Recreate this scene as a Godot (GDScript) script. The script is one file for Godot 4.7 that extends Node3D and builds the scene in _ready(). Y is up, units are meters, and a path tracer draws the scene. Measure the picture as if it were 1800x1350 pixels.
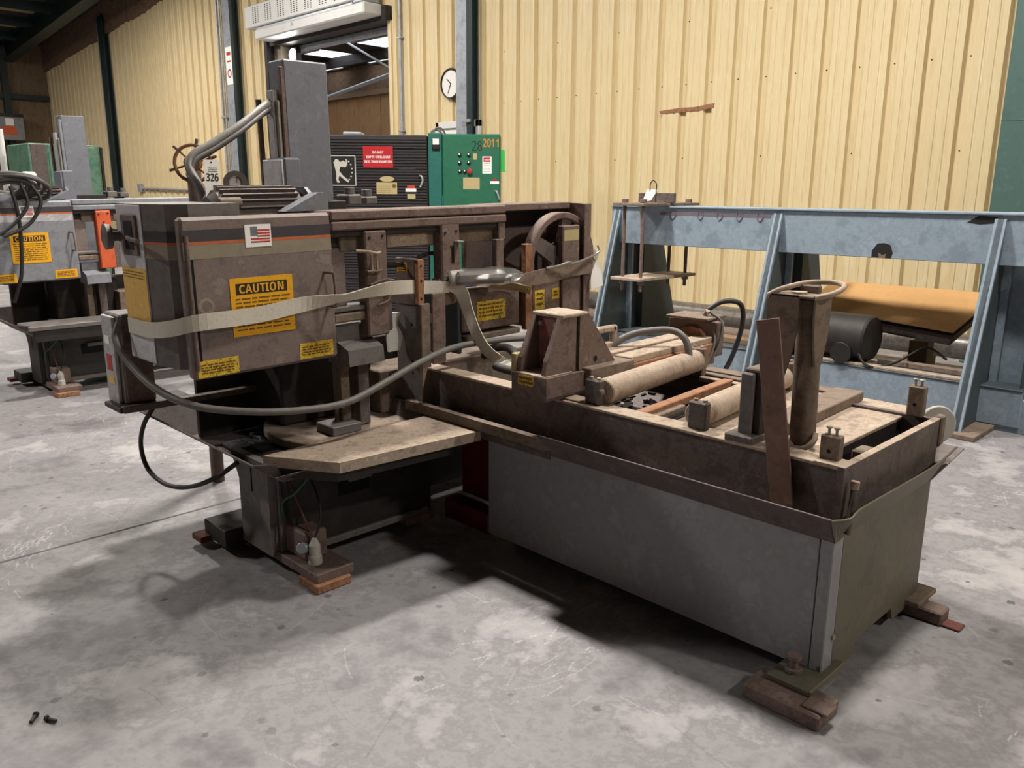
extends Node3D
# An old saw shop: horizontal band saw with its feed conveyor, a second saw behind, blue stand, green cabinet, yellow ribbed wall.

var M := {}
var ORG := {}
var NUM := {}
var XF := Transform3D.IDENTITY
var V := PackedVector3Array()
var N := PackedVector3Array()

func _ready() -> void:
	# ---------------------------------------------------------------- camera, sky, exposure, lamps
	var cam := Camera3D.new()
	cam.name = "camera"
	cam.fov = 49.998
	cam.near = 0.05
	cam.far = 200.0
	cam.rotation_order = EULER_ORDER_YXZ
	cam.rotation = Vector3(-0.22987, 0.7915, 0.006466)
	cam.position = Vector3(0, 1.35, 0)
	add_child(cam)
	cam.current = true
	var we := WorldEnvironment.new()
	we.name = "world_environment"
	var env := Environment.new()
	var sky := Sky.new()
	var sm := ProceduralSkyMaterial.new()
	sm.sky_top_color = Color(0.88, 0.9, 0.93)
	sm.sky_horizon_color = Color(0.95, 0.95, 0.95)
	sm.ground_horizon_color = Color(0.8, 0.8, 0.8)
	sm.ground_bottom_color = Color(0.5, 0.5, 0.5)
	sm.energy_multiplier = 9.0
	sky.sky_material = sm
	env.background_mode = Environment.BG_SKY
	env.sky = sky
	env.tonemap_mode = Environment.TONE_MAPPER_LINEAR
	env.tonemap_exposure = 1.12
	env.sdfgi_enabled = true
	env.ssao_enabled = true
	env.ssil_enabled = true
	we.environment = env
	add_child(we)
	materials()
	# ceiling lamps: x, z, energy
	var k := 0
	for l in [[-1.0, -3.6, 56.0], [-4.5, -3.25, 96.0], [-10.0, -4.2, 62.0], [-16.5, -4.2, 85.0], [-22.0, -2.0, 48.0], [4.6, -3.6, 62.0], [-2.5, 6.5, 2.0], [-8.5, 2.6, 82.0], [5.5, 6.5, 2.0]]:
		high_bay(l[0], l[1], l[2], k)
		k += 1
	shell()
	back_room()
	added_back_lamps()
	steelwork()
	wall_things()
	saw(Vector3.ZERO, true)
	saw(Vector3(-3.55, 0, -0.23), false)
	conveyor()
	stand()
	cabinets()
	far_left()
	small_things()

# ==================================================================== nodes
func numbered(p: Node, n: String) -> String:
	var k := str(p.get_instance_id()) + n
	var c: int = NUM.get(k, 0)
	NUM[k] = c + 1
	return n if c == 0 else "%s_%03d" % [n, c]

func thing(n: String, label: String, cat: String, at := Vector3.ZERO, group := "") -> Node3D:
	var o := Node3D.new()
	o.name = numbered(self, n)
	add_child(o)
	o.position = at
	ORG[o] = at
	tag(o, label, cat, group)
	return o

func tag(o: Node, label: String, cat: String, group := "") -> void:
	o.set_meta("label", label)
	o.set_meta("category", cat)
	if group != "":
		o.set_meta("group", group)

func struct(n: String) -> Node3D:
	var o := Node3D.new()
	o.name = n
	add_child(o)
	ORG[o] = Vector3.ZERO
	o.set_meta("kind", "structure")
	return o

# commits what has been collected as one named mesh under a thing or part
func part(parent: Node, n: String, mat: String, label := "") -> MeshInstance3D:
	var o: Vector3 = ORG.get(parent, Vector3.ZERO)
	var vv := PackedVector3Array()
	vv.resize(V.size())
	for i in V.size():
		vv[i] = XF * V[i] - o
	var nn := PackedVector3Array()
	nn.resize(N.size())
	for i in N.size():
		nn[i] = XF.basis * N[i]
	var a := []
	a.resize(Mesh.ARRAY_MAX)
	a[Mesh.ARRAY_VERTEX] = vv
	a[Mesh.ARRAY_NORMAL] = nn
	var m := ArrayMesh.new()
	m.add_surface_from_arrays(Mesh.PRIMITIVE_TRIANGLES, a)
	m.surface_set_material(0, M[mat])
	V = PackedVector3Array()
	N = PackedVector3Array()
	var mi := MeshInstance3D.new()
	mi.mesh = m
	mi.name = numbered(parent, n)
	parent.add_child(mi)
	ORG[mi] = o
	if label != "":
		mi.set_meta("label", label)
	return mi

# a top-level thing that is one mesh
func solo(n: String, mat: String, label: String, cat: String, group := "") -> MeshInstance3D:
	var mi := part(self, n, mat)
	tag(mi, label, cat, group)
	return mi

# ==================================================================== shapes (collected in V and N)
func tri(a: Vector3, b: Vector3, c: Vector3, out: Vector3) -> void:
	var n := (b - a).cross(c - a)
	if n.length_squared() < 1e-16:
		return
	n = n.normalized()
	if n.dot(out) < 0.0:
		n = -n
	else:
		var t := b
		b = c
		c = t
	V.append_array([a, b, c])
	N.append_array([n, n, n])

func quad(a: Vector3, b: Vector3, c: Vector3, d: Vector3, out: Vector3) -> void:
	tri(a, b, c, out)
	tri(a, c, d, out)

func hexa(c: Array) -> void: # 8 corners: bottom ring 0-3, top ring 4-7
	var m := Vector3.ZERO
	for p in c:
		m += p / 8.0
	for f in [[0, 1, 2, 3], [4, 5, 6, 7], [0, 1, 5, 4], [1, 2, 6, 5], [2, 3, 7, 6], [3, 0, 4, 7]]:
		var o: Vector3 = (c[f[0]] + c[f[1]] + c[f[2]] + c[f[3]]) / 4.0 - m
		quad(c[f[0]], c[f[1]], c[f[2]], c[f[3]], o)

func obox(c: Vector3, s: Vector3, b := Basis.IDENTITY, bev := 0.003) -> void:
	var h := s * 0.5
	bev = min(bev, min(h.x, min(h.y, h.z)) * 0.6)
	var i := h - Vector3.ONE * bev
	for ax in 3:
		var u := (ax + 1) % 3
		var w := (ax + 2) % 3
		for sg in [-1.0, 1.0]:
			var q := []
			for e in [[-1, -1], [1, -1], [1, 1], [-1, 1]]:
				var p := Vector3.ZERO
				p[ax] = sg * h[ax]
				p[u] = e[0] * i[u]
				p[w] = e[1] * i[w]
				q.append(c + b * p)
			var o := Vector3.ZERO
			o[ax] = sg
			quad(q[0], q[1], q[2], q[3], b * o)
	if bev <= 0.0:
		return
	for ax in 3: # edges along ax
		var u := (ax + 1) % 3
		var w := (ax + 2) % 3
		for e in [[-1, -1], [1, -1], [1, 1], [-1, 1]]:
			var q := []
			for r in [[-1, 0], [1, 0], [1, 1], [-1, 1]]:
				var p := Vector3.ZERO
				p[ax] = r[0] * i[ax]
				p[u] = e[0] * (h[u] if r[1] == 0 else i[u])
				p[w] = e[1] * (i[w] if r[1] == 0 else h[w])
				q.append(c + b * p)
			var o := Vector3.ZERO
			o[u] = e[0]
			o[w] = e[1]
			quad(q[0], q[1], q[2], q[3], b * o)
	for x in [-1.0, 1.0]:
		for y in [-1.0, 1.0]:
			for z in [-1.0, 1.0]:
				var s3 := Vector3(x, y, z)
				tri(c + b * (s3 * Vector3(h.x, i.y, i.z)), c + b * (s3 * Vector3(i.x, h.y, i.z)), c + b * (s3 * Vector3(i.x, i.y, h.z)), b * s3)

func box(x0: float, x1: float, y0: float, y1: float, z0: float, z1: float, bev := 0.003) -> void:
	obox(Vector3((x0 + x1) / 2, (y0 + y1) / 2, (z0 + z1) / 2), Vector3(abs(x1 - x0), abs(y1 - y0), abs(z1 - z0)), Basis.IDENTITY, bev)

# polygon pts (u,v) extruded: axis 0: u=z v=y along x; 1: u=x v=z along y; 2: u=x v=y along z
func prism(pts: Array, ax: int, d0: float, d1: float) -> void:
	var pv := PackedVector2Array(pts)
	var ix := Geometry2D.triangulate_polygon(pv)
	var f := func(p: Vector2, d: float) -> Vector3:
		if ax == 0:
			return Vector3(d, p.y, p.x)
		if ax == 1:
			return Vector3(p.x, d, p.y)
		return Vector3(p.x, p.y, d)
	var dir := Vector3.ZERO
	dir[ax] = sign(d1 - d0)
	for i in range(0, ix.size(), 3):
		tri(f.call(pv[ix[i]], d0), f.call(pv[ix[i + 1]], d0), f.call(pv[ix[i + 2]], d0), -dir)
		tri(f.call(pv[ix[i]], d1), f.call(pv[ix[i + 1]], d1), f.call(pv[ix[i + 2]], d1), dir)
	var area := 0.0
	for i in pv.size():
		area += pv[i].cross(pv[(i + 1) % pv.size()])
	for i in pv.size():
		var p := pv[i]
		var q := pv[(i + 1) % pv.size()]
		var e := q - p
		var n2: Vector2 = Vector2(e.y, -e.x) * sign(area)
		quad(f.call(p, d0), f.call(q, d0), f.call(q, d1), f.call(p, d1), f.call(n2, 0.0))

func frame_of(d: Vector3) -> Array:
	var u := d.cross(Vector3.UP)
	if u.length() < 0.01:
		u = d.cross(Vector3.RIGHT)
	u = u.normalized()
	return [u, d.cross(u).normalized()]

func smooth_quad(a: Vector3, b: Vector3, c: Vector3, d: Vector3, na: Vector3, nb: Vector3, nc: Vector3, nd: Vector3) -> void:
	var n := (b - a).cross(c - a)
	if n.length_squared() < 1e-18:
		n = (c - a).cross(d - a)
	if n.dot(na + nc) > 0.0:
		V.append_array([a, c, b, a, d, c])
		N.append_array([na, nc, nb, na, nd, nc])
	else:
		V.append_array([a, b, c, a, c, d])
		N.append_array([na, nb, nc, na, nc, nd])

# lathe: profile of (radius, height) along dir from base; flat-capped when the radius starts above 0
func lathe(base: Vector3, dir: Vector3, prof: Array, seg := 20) -> void:
	dir = dir.normalized()
	var fr := frame_of(dir)
	for j in prof.size() - 1:
		var a: Vector2 = prof[j]
		var b: Vector2 = prof[j + 1]
		var t := b - a
		var nr := Vector2(t.y, -t.x).normalized()
		for i in seg:
			var p0 := TAU * i / seg
			var p1 := TAU * (i + 1) / seg
			var d0: Vector3 = fr[0] * cos(p0) + fr[1] * sin(p0)
			var d1: Vector3 = fr[0] * cos(p1) + fr[1] * sin(p1)
			var n0 := d0 * nr.x + dir * nr.y
			var n1 := d1 * nr.x + dir * nr.y
			smooth_quad(base + d0 * a.x + dir * a.y, base + d1 * a.x + dir * a.y, base + d1 * b.x + dir * b.y, base + d0 * b.x + dir * b.y, n0, n1, n1, n0)

func cyl(a: Vector3, b: Vector3, r: float, seg := 16, bev := 0.002) -> void:
	var l := a.distance_to(b)
	bev = min(bev, min(r, l) * 0.4)
	lathe(a, b - a, [Vector2(0, 0), Vector2(r - bev, 0), Vector2(r, bev), Vector2(r, l - bev), Vector2(r - bev, l), Vector2(0, l)], seg)

func spline(pts: Array, sub := 6, closed := false) -> Array:
	var o := []
	var n := pts.size()
	for i in (n if closed else n - 1):
		var p1: Vector3 = pts[i]
		var p2: Vector3 = pts[(i + 1) % n]
		var p0: Vector3 = pts[(i - 1 + n) % n] if closed or i > 0 else p1 * 2 - p2
		var p3: Vector3 = pts[(i + 2) % n] if closed or i + 2 < n else p2 * 2 - p1
		for k in sub:
			var t := float(k) / sub
			o.append(0.5 * ((2 * p1) + (p2 - p0) * t + (2 * p0 - 5 * p1 + 4 * p2 - p3) * t * t + (3 * p1 - p0 - 3 * p2 + p3) * t * t * t))
	if not closed:
		o.append(pts[n - 1])
	return o

func tube(pts: Array, r: float, seg := 8, sub := 6, closed := false) -> void:
	var c := spline(pts, sub, closed) if sub > 1 else pts
	var n := c.size()
	var u := Vector3.ZERO
	var rings := []
	for i in n:
		var a: Vector3 = c[(i - 1 + n) % n] if closed else c[max(i - 1, 0)]
		var b: Vector3 = c[(i + 1) % n] if closed else c[min(i + 1, n - 1)]
		var d := (b - a).normalized()
		if u == Vector3.ZERO:
			u = frame_of(d)[0]
		u = (u - d * u.dot(d)).normalized()
		var w := d.cross(u)
		var ring := []
		for s in seg:
			var p := TAU * s / seg
			ring.append(u * cos(p) + w * sin(p))
		rings.append(ring)
	for i in (n if closed else n - 1):
		var j := (i + 1) % n
		for s in seg:
			var s2 := (s + 1) % seg
			smooth_quad(c[i] + rings[i][s] * r, c[i] + rings[i][s2] * r, c[j] + rings[j][s2] * r, c[j] + rings[j][s] * r, rings[i][s], rings[i][s2], rings[j][s2], rings[j][s])
	if not closed:
		for e in [0, n - 1]:
			var o: Vector3 = c[0] - c[1] if e == 0 else c[n - 1] - c[n - 2]
			for s in seg:
				tri(c[e], c[e] + rings[e][s] * r, c[e] + rings[e][(s + 1) % seg] * r, o)

# strap or sheet strip through points p with edge vectors w (half width) and a thickness
func ribbon(p: Array, w: Array, th := 0.003, sub := 5) -> void:
	var c := spline(p, sub)
	var e := spline(w, sub)
	for i in c.size() - 1:
		var t: Vector3 = c[i + 1] - c[i]
		var n0: Vector3 = t.cross(e[i]).normalized() * th * 0.5
		var n1: Vector3 = t.cross(e[i + 1]).normalized() * th * 0.5
		hexa([c[i] - e[i] - n0, c[i] + e[i] - n0, c[i + 1] + e[i + 1] - n1, c[i + 1] - e[i + 1] - n1, c[i] - e[i] + n0, c[i] + e[i] + n0, c[i + 1] + e[i + 1] + n1, c[i + 1] - e[i + 1] + n1])

func bolt(p: Vector3, d: Vector3, r := 0.009, h := 0.008) -> void:
	cyl(p, p + d.normalized() * h, r, 6, 0.001)

# quick named box
func b(parent: Node, n: String, mat: String, x0: float, x1: float, y0: float, y1: float, z0: float, z1: float, bev := 0.003) -> MeshInstance3D:
	box(x0, x1, y0, y1, z0, z1, bev)
	return part(parent, n, mat)

# lettering on a surface; face "x" looks to +x, "z" looks to +z; at is the centre
func text(parent: Node, s: String, h: float, at: Vector3, face: String, mat: String, wide := 0.0, bold := true) -> MeshInstance3D:
	var t := TextMesh.new()
	var f := SystemFont.new()
	f.font_names = PackedStringArray(["Droid Sans"])
	f.font_weight = 700 if bold else 400
	t.font = f
	t.text = s
	t.font_size = 24
	t.pixel_size = h / 17.5
	t.depth = 0.0012
	t.curve_step = 2.0
	t.material = M[mat]
	var mi := MeshInstance3D.new()
	mi.mesh = t
	mi.name = numbered(parent, "lettering")
	var bs := Basis.IDENTITY
	if face == "x":
		bs = Basis(Vector3.UP, PI / 2)
	if wide > 0.0:
		var ab := t.get_aabb()
		if ab.size.x > 0.001:
			bs = bs * Basis.from_scale(Vector3(wide / ab.size.x, 1, 1))
	var o: Vector3 = ORG.get(parent, Vector3.ZERO)
	var x := XF * Transform3D(bs, at)
	x.origin -= o
	mi.transform = x
	parent.add_child(mi)
	return mi

# rows of unreadably small print as thin raised bars
func lines(y0: float, z0: float, z1: float, x: float, n: int, dy: float, face := "x", h := 0.004) -> void:
	var rng := RandomNumberGenerator.new()
	rng.seed = int(abs(y0 * 1000)) + n
	for i in n:
		var a := 0.0
		while a < 0.97:
			var l := rng.randf_range(0.06, 0.2)
			var e: float = min(a + l, 1.0 - rng.randf_range(0.0, 0.08))
			if e > a:
				var p: float = lerp(z0, z1, a)
				var q: float = lerp(z0, z1, e)
				if face == "x":
					box(x, x + 0.0008, y0 - i * dy - h, y0 - i * dy, p, q, 0)
				else:
					box(p, q, y0 - i * dy - h, y0 - i * dy, x, x + 0.0008, 0)
			a = e + 0.03

# ==================================================================== materials
func noise_tex(seed: int, freq: float, cols: Array, offs: Array, oct := 6, type := FastNoiseLite.TYPE_SIMPLEX_SMOOTH, size := 512, nrm := 0.0, calm := 0.5) -> NoiseTexture2D:
	var n := FastNoiseLite.new()
	n.seed = seed
	n.noise_type = type
	n.frequency = freq
	n.fractal_type = FastNoiseLite.FRACTAL_FBM
	n.fractal_octaves = oct
	n.fractal_gain = 0.72
	var t := NoiseTexture2D.new()
	t.width = size
	t.height = size
	t.seamless = true
	t.noise = n
	if nrm > 0.0:
		t.as_normal_map = true
		t.bump_strength = nrm
		return t
	var g := Gradient.new()
	var cc := PackedColorArray()
	var mean := Color(0, 0, 0)
	for c in cols:
		mean += Color.html(c) / cols.size()
	mean.a = 1.0
	for c in cols:
		cc.append(Color.html(c).lerp(mean, calm))
	g.offsets = PackedFloat32Array(offs)
	g.colors = cc
	t.color_ramp = g
	return t

func mk(key: String, cols: Array, rough := 0.7, metal := 0.0, scale := Vector3(1, 1, 1), freq := 0.012, bump := 0.0, offs := [], calm := 0.5) -> StandardMaterial3D:
	var m := StandardMaterial3D.new()
	if cols.size() == 1:
		m.albedo_color = Color.html(cols[0])
	else:
		if offs.is_empty():
			for i in cols.size():
				offs.append(0.25 + 0.5 * i / (cols.size() - 1))
		m.albedo_texture = noise_tex(hash(key) % 9999, freq, cols, offs, 7, FastNoiseLite.TYPE_SIMPLEX_SMOOTH, 512, 0.0, calm)
		m.uv1_triplanar = true
		m.uv1_world_triplanar = true
		m.uv1_scale = scale
	if bump > 0.0:
		m.normal_enabled = true
		m.normal_texture = BUMP
		m.normal_scale = bump
		m.uv1_triplanar = true
		m.uv1_world_triplanar = true
		m.uv1_scale = scale
	m.roughness = rough
	m.metallic = metal
	M[key] = m
	return m

var BUMP: NoiseTexture2D

func glow(key: String, col: Color, e: float) -> void:
	var m := StandardMaterial3D.new()
	m.albedo_color = Color(0.9, 0.9, 0.9)
	m.emission_enabled = true
	m.emission = col
	m.emission_energy_multiplier = e
	M[key] = m

func materials() -> void:
	BUMP = noise_tex(77, 0.03, [], [], 5, FastNoiseLite.TYPE_SIMPLEX_SMOOTH, 512, 3.0)
	var u := Vector3(1, 1, 1)
	mk("steel_dark", ["463e3b", "5f5551", "70655f", "52474a", "83776f"], 0.6, 0.25, u * 1.3, 0.012, 0.25)
	mk("steel_black", ["1d1a19", "2a2624", "3a3431"], 0.6, 0.2, u, 0.012, 0.2)
	mk("pit", ["060505"], 0.95)
	mk("rust_brown", ["50403b", "705d56", "7e6b61", "5e4c46", "93827a"], 0.7, 0.15, u * 1.2, 0.012, 0.25)
	mk("rust_red", ["3f2120", "6b3a31", "7d4a3e", "4c2a27"], 0.8, 0.0, u * 1.5, 0.015, 0.3)
	mk("bar_red", ["5d433c", "7d5d53", "6f5149", "866a60"], 0.7, 0.1, u, 0.012, 0.1)
	mk("strip_paint", ["a9a7ad", "c9c8ce", "d6d5da", "b3b1b4"], 0.5, 0.0, u, 0.012, 0.05)  # pale worn paint, lightened further for lamp light on the end strip
	mk("jaw_red", ["6a4440", "8a5750", "7c4d48", "9c6a60"], 0.75, 0.0, u * 1.5, 0.015, 0.3)
	mk("rust_orange", ["6e4630", "96684a", "a9805f", "7a5340"], 0.8, 0.0, u * 1.5, 0.02, 0.3)
	mk("dusty", ["75655a", "a39180", "b8a693", "8b7a6c", "c8b8a5"], 0.75, 0.1, u * 1.2, 0.015, 0.2)
	mk("dust_brown", ["574a41", "796a5d", "8c7b6c", "62544a"], 0.8, 0.05, u * 1.2, 0.013, 0.2)
	mk("door_paint", ["574f4e", "7b6e6b", "73605b", "877972", "6b5b56", "968a80"], 0.6, 0.1, u * 0.9, 0.011, 0.12)
	mk("grey_worn", ["8d8a8c", "adacb0", "bab9bc", "97928f", "c9c9cc"], 0.55, 0.1, u, 0.012, 0.12)
	mk("grey_dirty", ["4e4a48", "686361", "77716d", "5b5552"], 0.6, 0.1, u, 0.012, 0.15)
	mk("grey_second", ["6c6e74", "84868c", "8f9299", "77797f"], 0.5, 0.1, u, 0.012, 0.08)
	mk("grey_column", ["63656c", "767982", "6d6f76", "82858d"], 0.5, 0.1, u, 0.02, 0.05)
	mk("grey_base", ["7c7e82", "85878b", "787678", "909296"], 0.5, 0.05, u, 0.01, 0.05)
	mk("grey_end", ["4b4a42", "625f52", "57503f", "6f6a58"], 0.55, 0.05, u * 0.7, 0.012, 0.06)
	mk("tray_metal", ["3c3631", "514a42", "62594e", "453c37"], 0.55, 0.25, u, 0.012, 0.1)
	mk("bare_steel", ["8f8a84", "aaa59e", "bab6b0"], 0.35, 0.7, u, 0.02, 0.1)
	mk("oily", ["4a4a4c", "85878b", "b5b8bd", "34322f"], 0.12, 0.6, u * 3.0, 0.02, 0.6, [], 0.2)
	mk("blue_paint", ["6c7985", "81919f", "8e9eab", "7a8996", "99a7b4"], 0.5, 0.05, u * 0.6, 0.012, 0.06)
	mk("blue_dark", ["3a4448", "485257", "404a4e"], 0.55, 0.05, u, 0.012, 0.06)  # darker copy of the stand blue; shade of leg sides put into colour
	mk("stripe_dark", ["333036", "413d42", "393439"], 0.5, 0.0, u, 0.015)
	mk("stripe_orange", ["b05a35", "c76a40", "9d5a3d"], 0.6, 0.0, u, 0.02)
	mk("band_beige", ["7b7263", "938976", "867b69"], 0.6, 0.0, u, 0.015)
	mk("orange_paint", ["c9552c", "d8643a", "b04c2b"], 0.5, 0.0, u, 0.015)
	mk("pipe_metal", ["514c47", "6f6963", "8d8780", "5d5751"], 0.35, 0.4, u, 0.015, 0.1)
	mk("seam", ["5d5560", "6d626a", "655a60"], 0.6, 0.0, u, 0.015)
	mk("chip_floor", ["120e0c", "241c18", "1a1411"], 0.9)
	mk("chips", ["1c1613", "30261f", "46392f", "241c18"], 0.85, 0.0, u * 8, 0.03, 0.0, [], 0.2)
	mk("orange_board", ["a9804f", "ba9160", "b28857"], 0.85, 0.0, u * 0.7, 0.012)
	mk("wall_yellow", ["c9b485", "d6c399", "dccba4", "d2bd8f", "e2d4b2"], 0.5, 0.0, Vector3(1.2, 0.1, 1.2), 0.012, 0.0)
	mk("wall_backing", ["8c7650"], 0.9)
	mk("end_panel", ["5a4a3a", "776450", "857059", "66543f"], 0.8, 0.0, Vector3(1, 0.3, 1), 0.012)
	mk("insulation", ["544234", "77604c", "8c725a", "604b3b"], 0.95, 0.0, u * 0.6, 0.012, 0.4)
	mk("plywood", ["8e6a48", "a98259", "b89168", "9c754f"], 0.75, 0.0, Vector3(1.2, 0.15, 1.2), 0.012)
	mk("green_steel", ["18292a", "1e3232", "1a2c2d"], 0.45, 0.0, u, 0.012)
	mk("green_teal", ["3d5752", "466460", "415c57", "4f6d68"], 0.5, 0.0, u * 0.7, 0.012)
	mk("green_box", ["1f5a43", "276a50", "235f48"], 0.45, 0.0, u, 0.012)
	mk("green_box_teal", ["1e5750", "266a60", "225f56"], 0.45, 0.0, u, 0.012)
	mk("green_machine", ["3a6c58", "57836d", "7c937c", "466f5c"], 0.6, 0.0, u * 0.6, 0.012)
	mk("cabinet_black", ["2c292b", "373436", "322f31"], 0.5, 0.1, u, 0.012)
	mk("galv", ["878b92", "a5aab2", "b9bec6", "949aa3"], 0.4, 0.3, u * 0.5, 0.012)
	mk("hood_white", ["c9c9c8", "dededd", "d2d1cf"], 0.4, 0.0, u, 0.012)
	mk("white", ["e4e2de"], 0.6)
	mk("paper", ["efeeea"], 0.85)
	mk("disc_white", ["a7a39a", "c3c0b8", "b5b1a8"], 0.5, 0.0, u * 2, 0.02)
	mk("black", ["171616"], 0.5)
	mk("rubber", ["3e3b3a", "4f4b49", "5a5653"], 0.6, 0.0, u * 2, 0.02)
	mk("hose_grey", ["56534f", "6b6762", "78746f"], 0.55, 0.0, u * 2, 0.02)
	mk("rubber_black", ["1b1a1a", "262424"], 0.5, 0.0, u * 2, 0.02)
	mk("strap", ["b9b3a5", "cdc7b9", "d6d0c2", "c0baac"], 0.9, 0.0, u * 3, 0.03, 0.1)
	mk("label_yellow", ["d99a12", "efb31c", "e5a516"], 0.45, 0.0, u * 2, 0.02)
	mk("label_dirty", ["5f4a1c", "d6ae22", "e6c238", "dcb528", "8f7425", "e9cd55"], 0.5, 0.0, u * 4, 0.02, 0.0, [0.3, 0.4, 0.5, 0.6, 0.68, 0.75], 0.1)
	mk("label_pale", ["c9962f", "ddb04a", "e4bd5c", "d0a03a", "ecd089"], 0.5, 0.0, u * 2, 0.02)
	mk("label_red", ["a32329", "b62a31"], 0.4, 0.0, u * 2, 0.02)
	mk("label_cream", ["a39469", "b6a67a", "ab9b70"], 0.6, 0.0, u * 2, 0.02)
	mk("ink", ["201a12"], 0.6)
	mk("ink_brown", ["6b4d12"], 0.6)
	mk("ink_red", ["b5352f"], 0.6)
	mk("number_orange", ["b3752c"], 0.6)
	mk("red_paint", ["4a0d10", "6a1519", "5a1114"], 0.4, 0.0, u, 0.015)
	mk("blue_plastic", ["1f2f6a"], 0.4)
	mk("wood", ["6f5a45", "8c745b", "7d6650"], 0.8, 0.0, Vector3(3, 3, 0.6), 0.015)
	mk("tape_green", ["35b552"], 0.4)
	mk("roof_panel", ["a08d6c", "b3a07c", "8f7d5e"], 0.8, 0.0, u * 0.3, 0.012)
	mk("roof_dark", ["2b2824", "393530"], 0.9, 0.0, u * 0.3, 0.012)
	mk("chrome", ["c8c8c8"], 0.2, 0.9)
	glow("lamp_face", Color(1.0, 0.97, 0.9), 6.0)
	glow("flood_face", Color(1.0, 0.98, 0.95), 14.0)
	var g := StandardMaterial3D.new()
	g.transparency = BaseMaterial3D.TRANSPARENCY_ALPHA
	g.albedo_color = Color(0.95, 0.97, 1.0, 0.12)
	g.roughness = 0.05
	M["pane"] = g
	var sk := StandardMaterial3D.new()
	sk.albedo_color = Color(0.95, 0.96, 0.97)
	sk.backlight_enabled = true
	sk.backlight = Color(1, 1, 1)
	sk.roughness = 0.6
	M["skylight"] = sk
	var pl := StandardMaterial3D.new()
	pl.transparency = BaseMaterial3D.TRANSPARENCY_ALPHA
	pl.albedo_color = Color(0.75, 0.77, 0.75, 0.14)
	pl.roughness = 0.12
	pl.normal_enabled = true
	pl.normal_texture = BUMP
	pl.normal_scale = 0.8
	pl.uv1_triplanar = true
	pl.uv1_world_triplanar = true
	pl.uv1_scale = u * 6
	M["plastic_film"] = pl
	floor_material()

func floor_material() -> void:
	var m := StandardMaterial3D.new()
	m.albedo_texture = noise_tex(421, 0.006, ["545255", "777477", "8b888a", "6f6c6e", "9b9899", "b4b1b0"], [0.18, 0.36, 0.47, 0.56, 0.68, 0.9], 9, FastNoiseLite.TYPE_SIMPLEX_SMOOTH, 1024, 0.0, 0.38)
	m.uv1_triplanar = true
	m.uv1_world_triplanar = true
	m.uv1_scale = Vector3.ONE * 0.22
	# scratches, scuffs and stains on the slab
	var s := 1024
	var im := Image.create(s, s, false, Image.FORMAT_RGBA8)
	im.fill(Color(0.5, 0.5, 0.5, 0))
	var rng := RandomNumberGenerator.new()
	rng.seed = 11
	for i in 260:
		var p := Vector2(rng.randf() * s, rng.randf() * s)
		var a := rng.randf() * TAU
		var l := rng.randf_range(10, 90)
		var bright := rng.randf() < 0.6
		var c := Color(0.82, 0.81, 0.78, rng.randf_range(0.1, 0.32)) if bright else Color(0.25, 0.23, 0.22, rng.randf_range(0.15, 0.45))
		var bend := rng.randf_range(-0.02, 0.02)
		for t in int(l):
			p += Vector2(cos(a), sin(a))
			a += bend
			im.set_pixel(posmod(int(p.x), s), posmod(int(p.y), s), c)
	# worn whitish patches made of many short scrapes
	for c in 22:
		var o := Vector2(rng.randf() * s, rng.randf() * s)
		var dir := rng.randf() * TAU
		var size := rng.randf_range(18, 60)
		for k in 130:
			var p := o + Vector2(rng.randfn(), rng.randfn() * 0.45).rotated(dir) * size
			var a := dir + rng.randf_range(-0.5, 0.5)
			var cc := Color(0.84, 0.83, 0.81, rng.randf_range(0.1, 0.45))
			for t in rng.randi_range(3, 16):
				p += Vector2(cos(a), sin(a))
				im.set_pixel(posmod(int(p.x), s), posmod(int(p.y), s), cc)
	for i in 420:
		var p := Vector2(rng.randf() * s, rng.randf() * s)
		var r := rng.randf_range(0.7, 3.2)
		var c := Color(0.17, 0.15, 0.14, rng.randf_range(0.3, 0.75))
		for dx in range(-4, 5):
			for dy in range(-4, 5):
				if Vector2(dx, dy * rng.randf_range(0.8, 1.4)).length() < r:
					im.set_pixel(posmod(int(p.x) + dx, s), posmod(int(p.y) + dy, s), c)
	im.generate_mipmaps()
	m.detail_enabled = true
	m.detail_albedo = ImageTexture.create_from_image(im)
	m.detail_blend_mode = BaseMaterial3D.BLEND_MODE_MIX
	m.detail_uv_layer = BaseMaterial3D.DETAIL_UV_2
	m.uv2_triplanar = true
	m.uv2_world_triplanar = true
	m.uv2_scale = Vector3.ONE * 0.19
	m.roughness = 0.55
	m.normal_enabled = true
	m.normal_texture = BUMP
	m.normal_scale = 0.12
	M["concrete"] = m

# ==================================================================== room
const WZ := -7.85
func roof_y(x: float) -> float:
	return 7.47 + 0.085 * x

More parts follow.
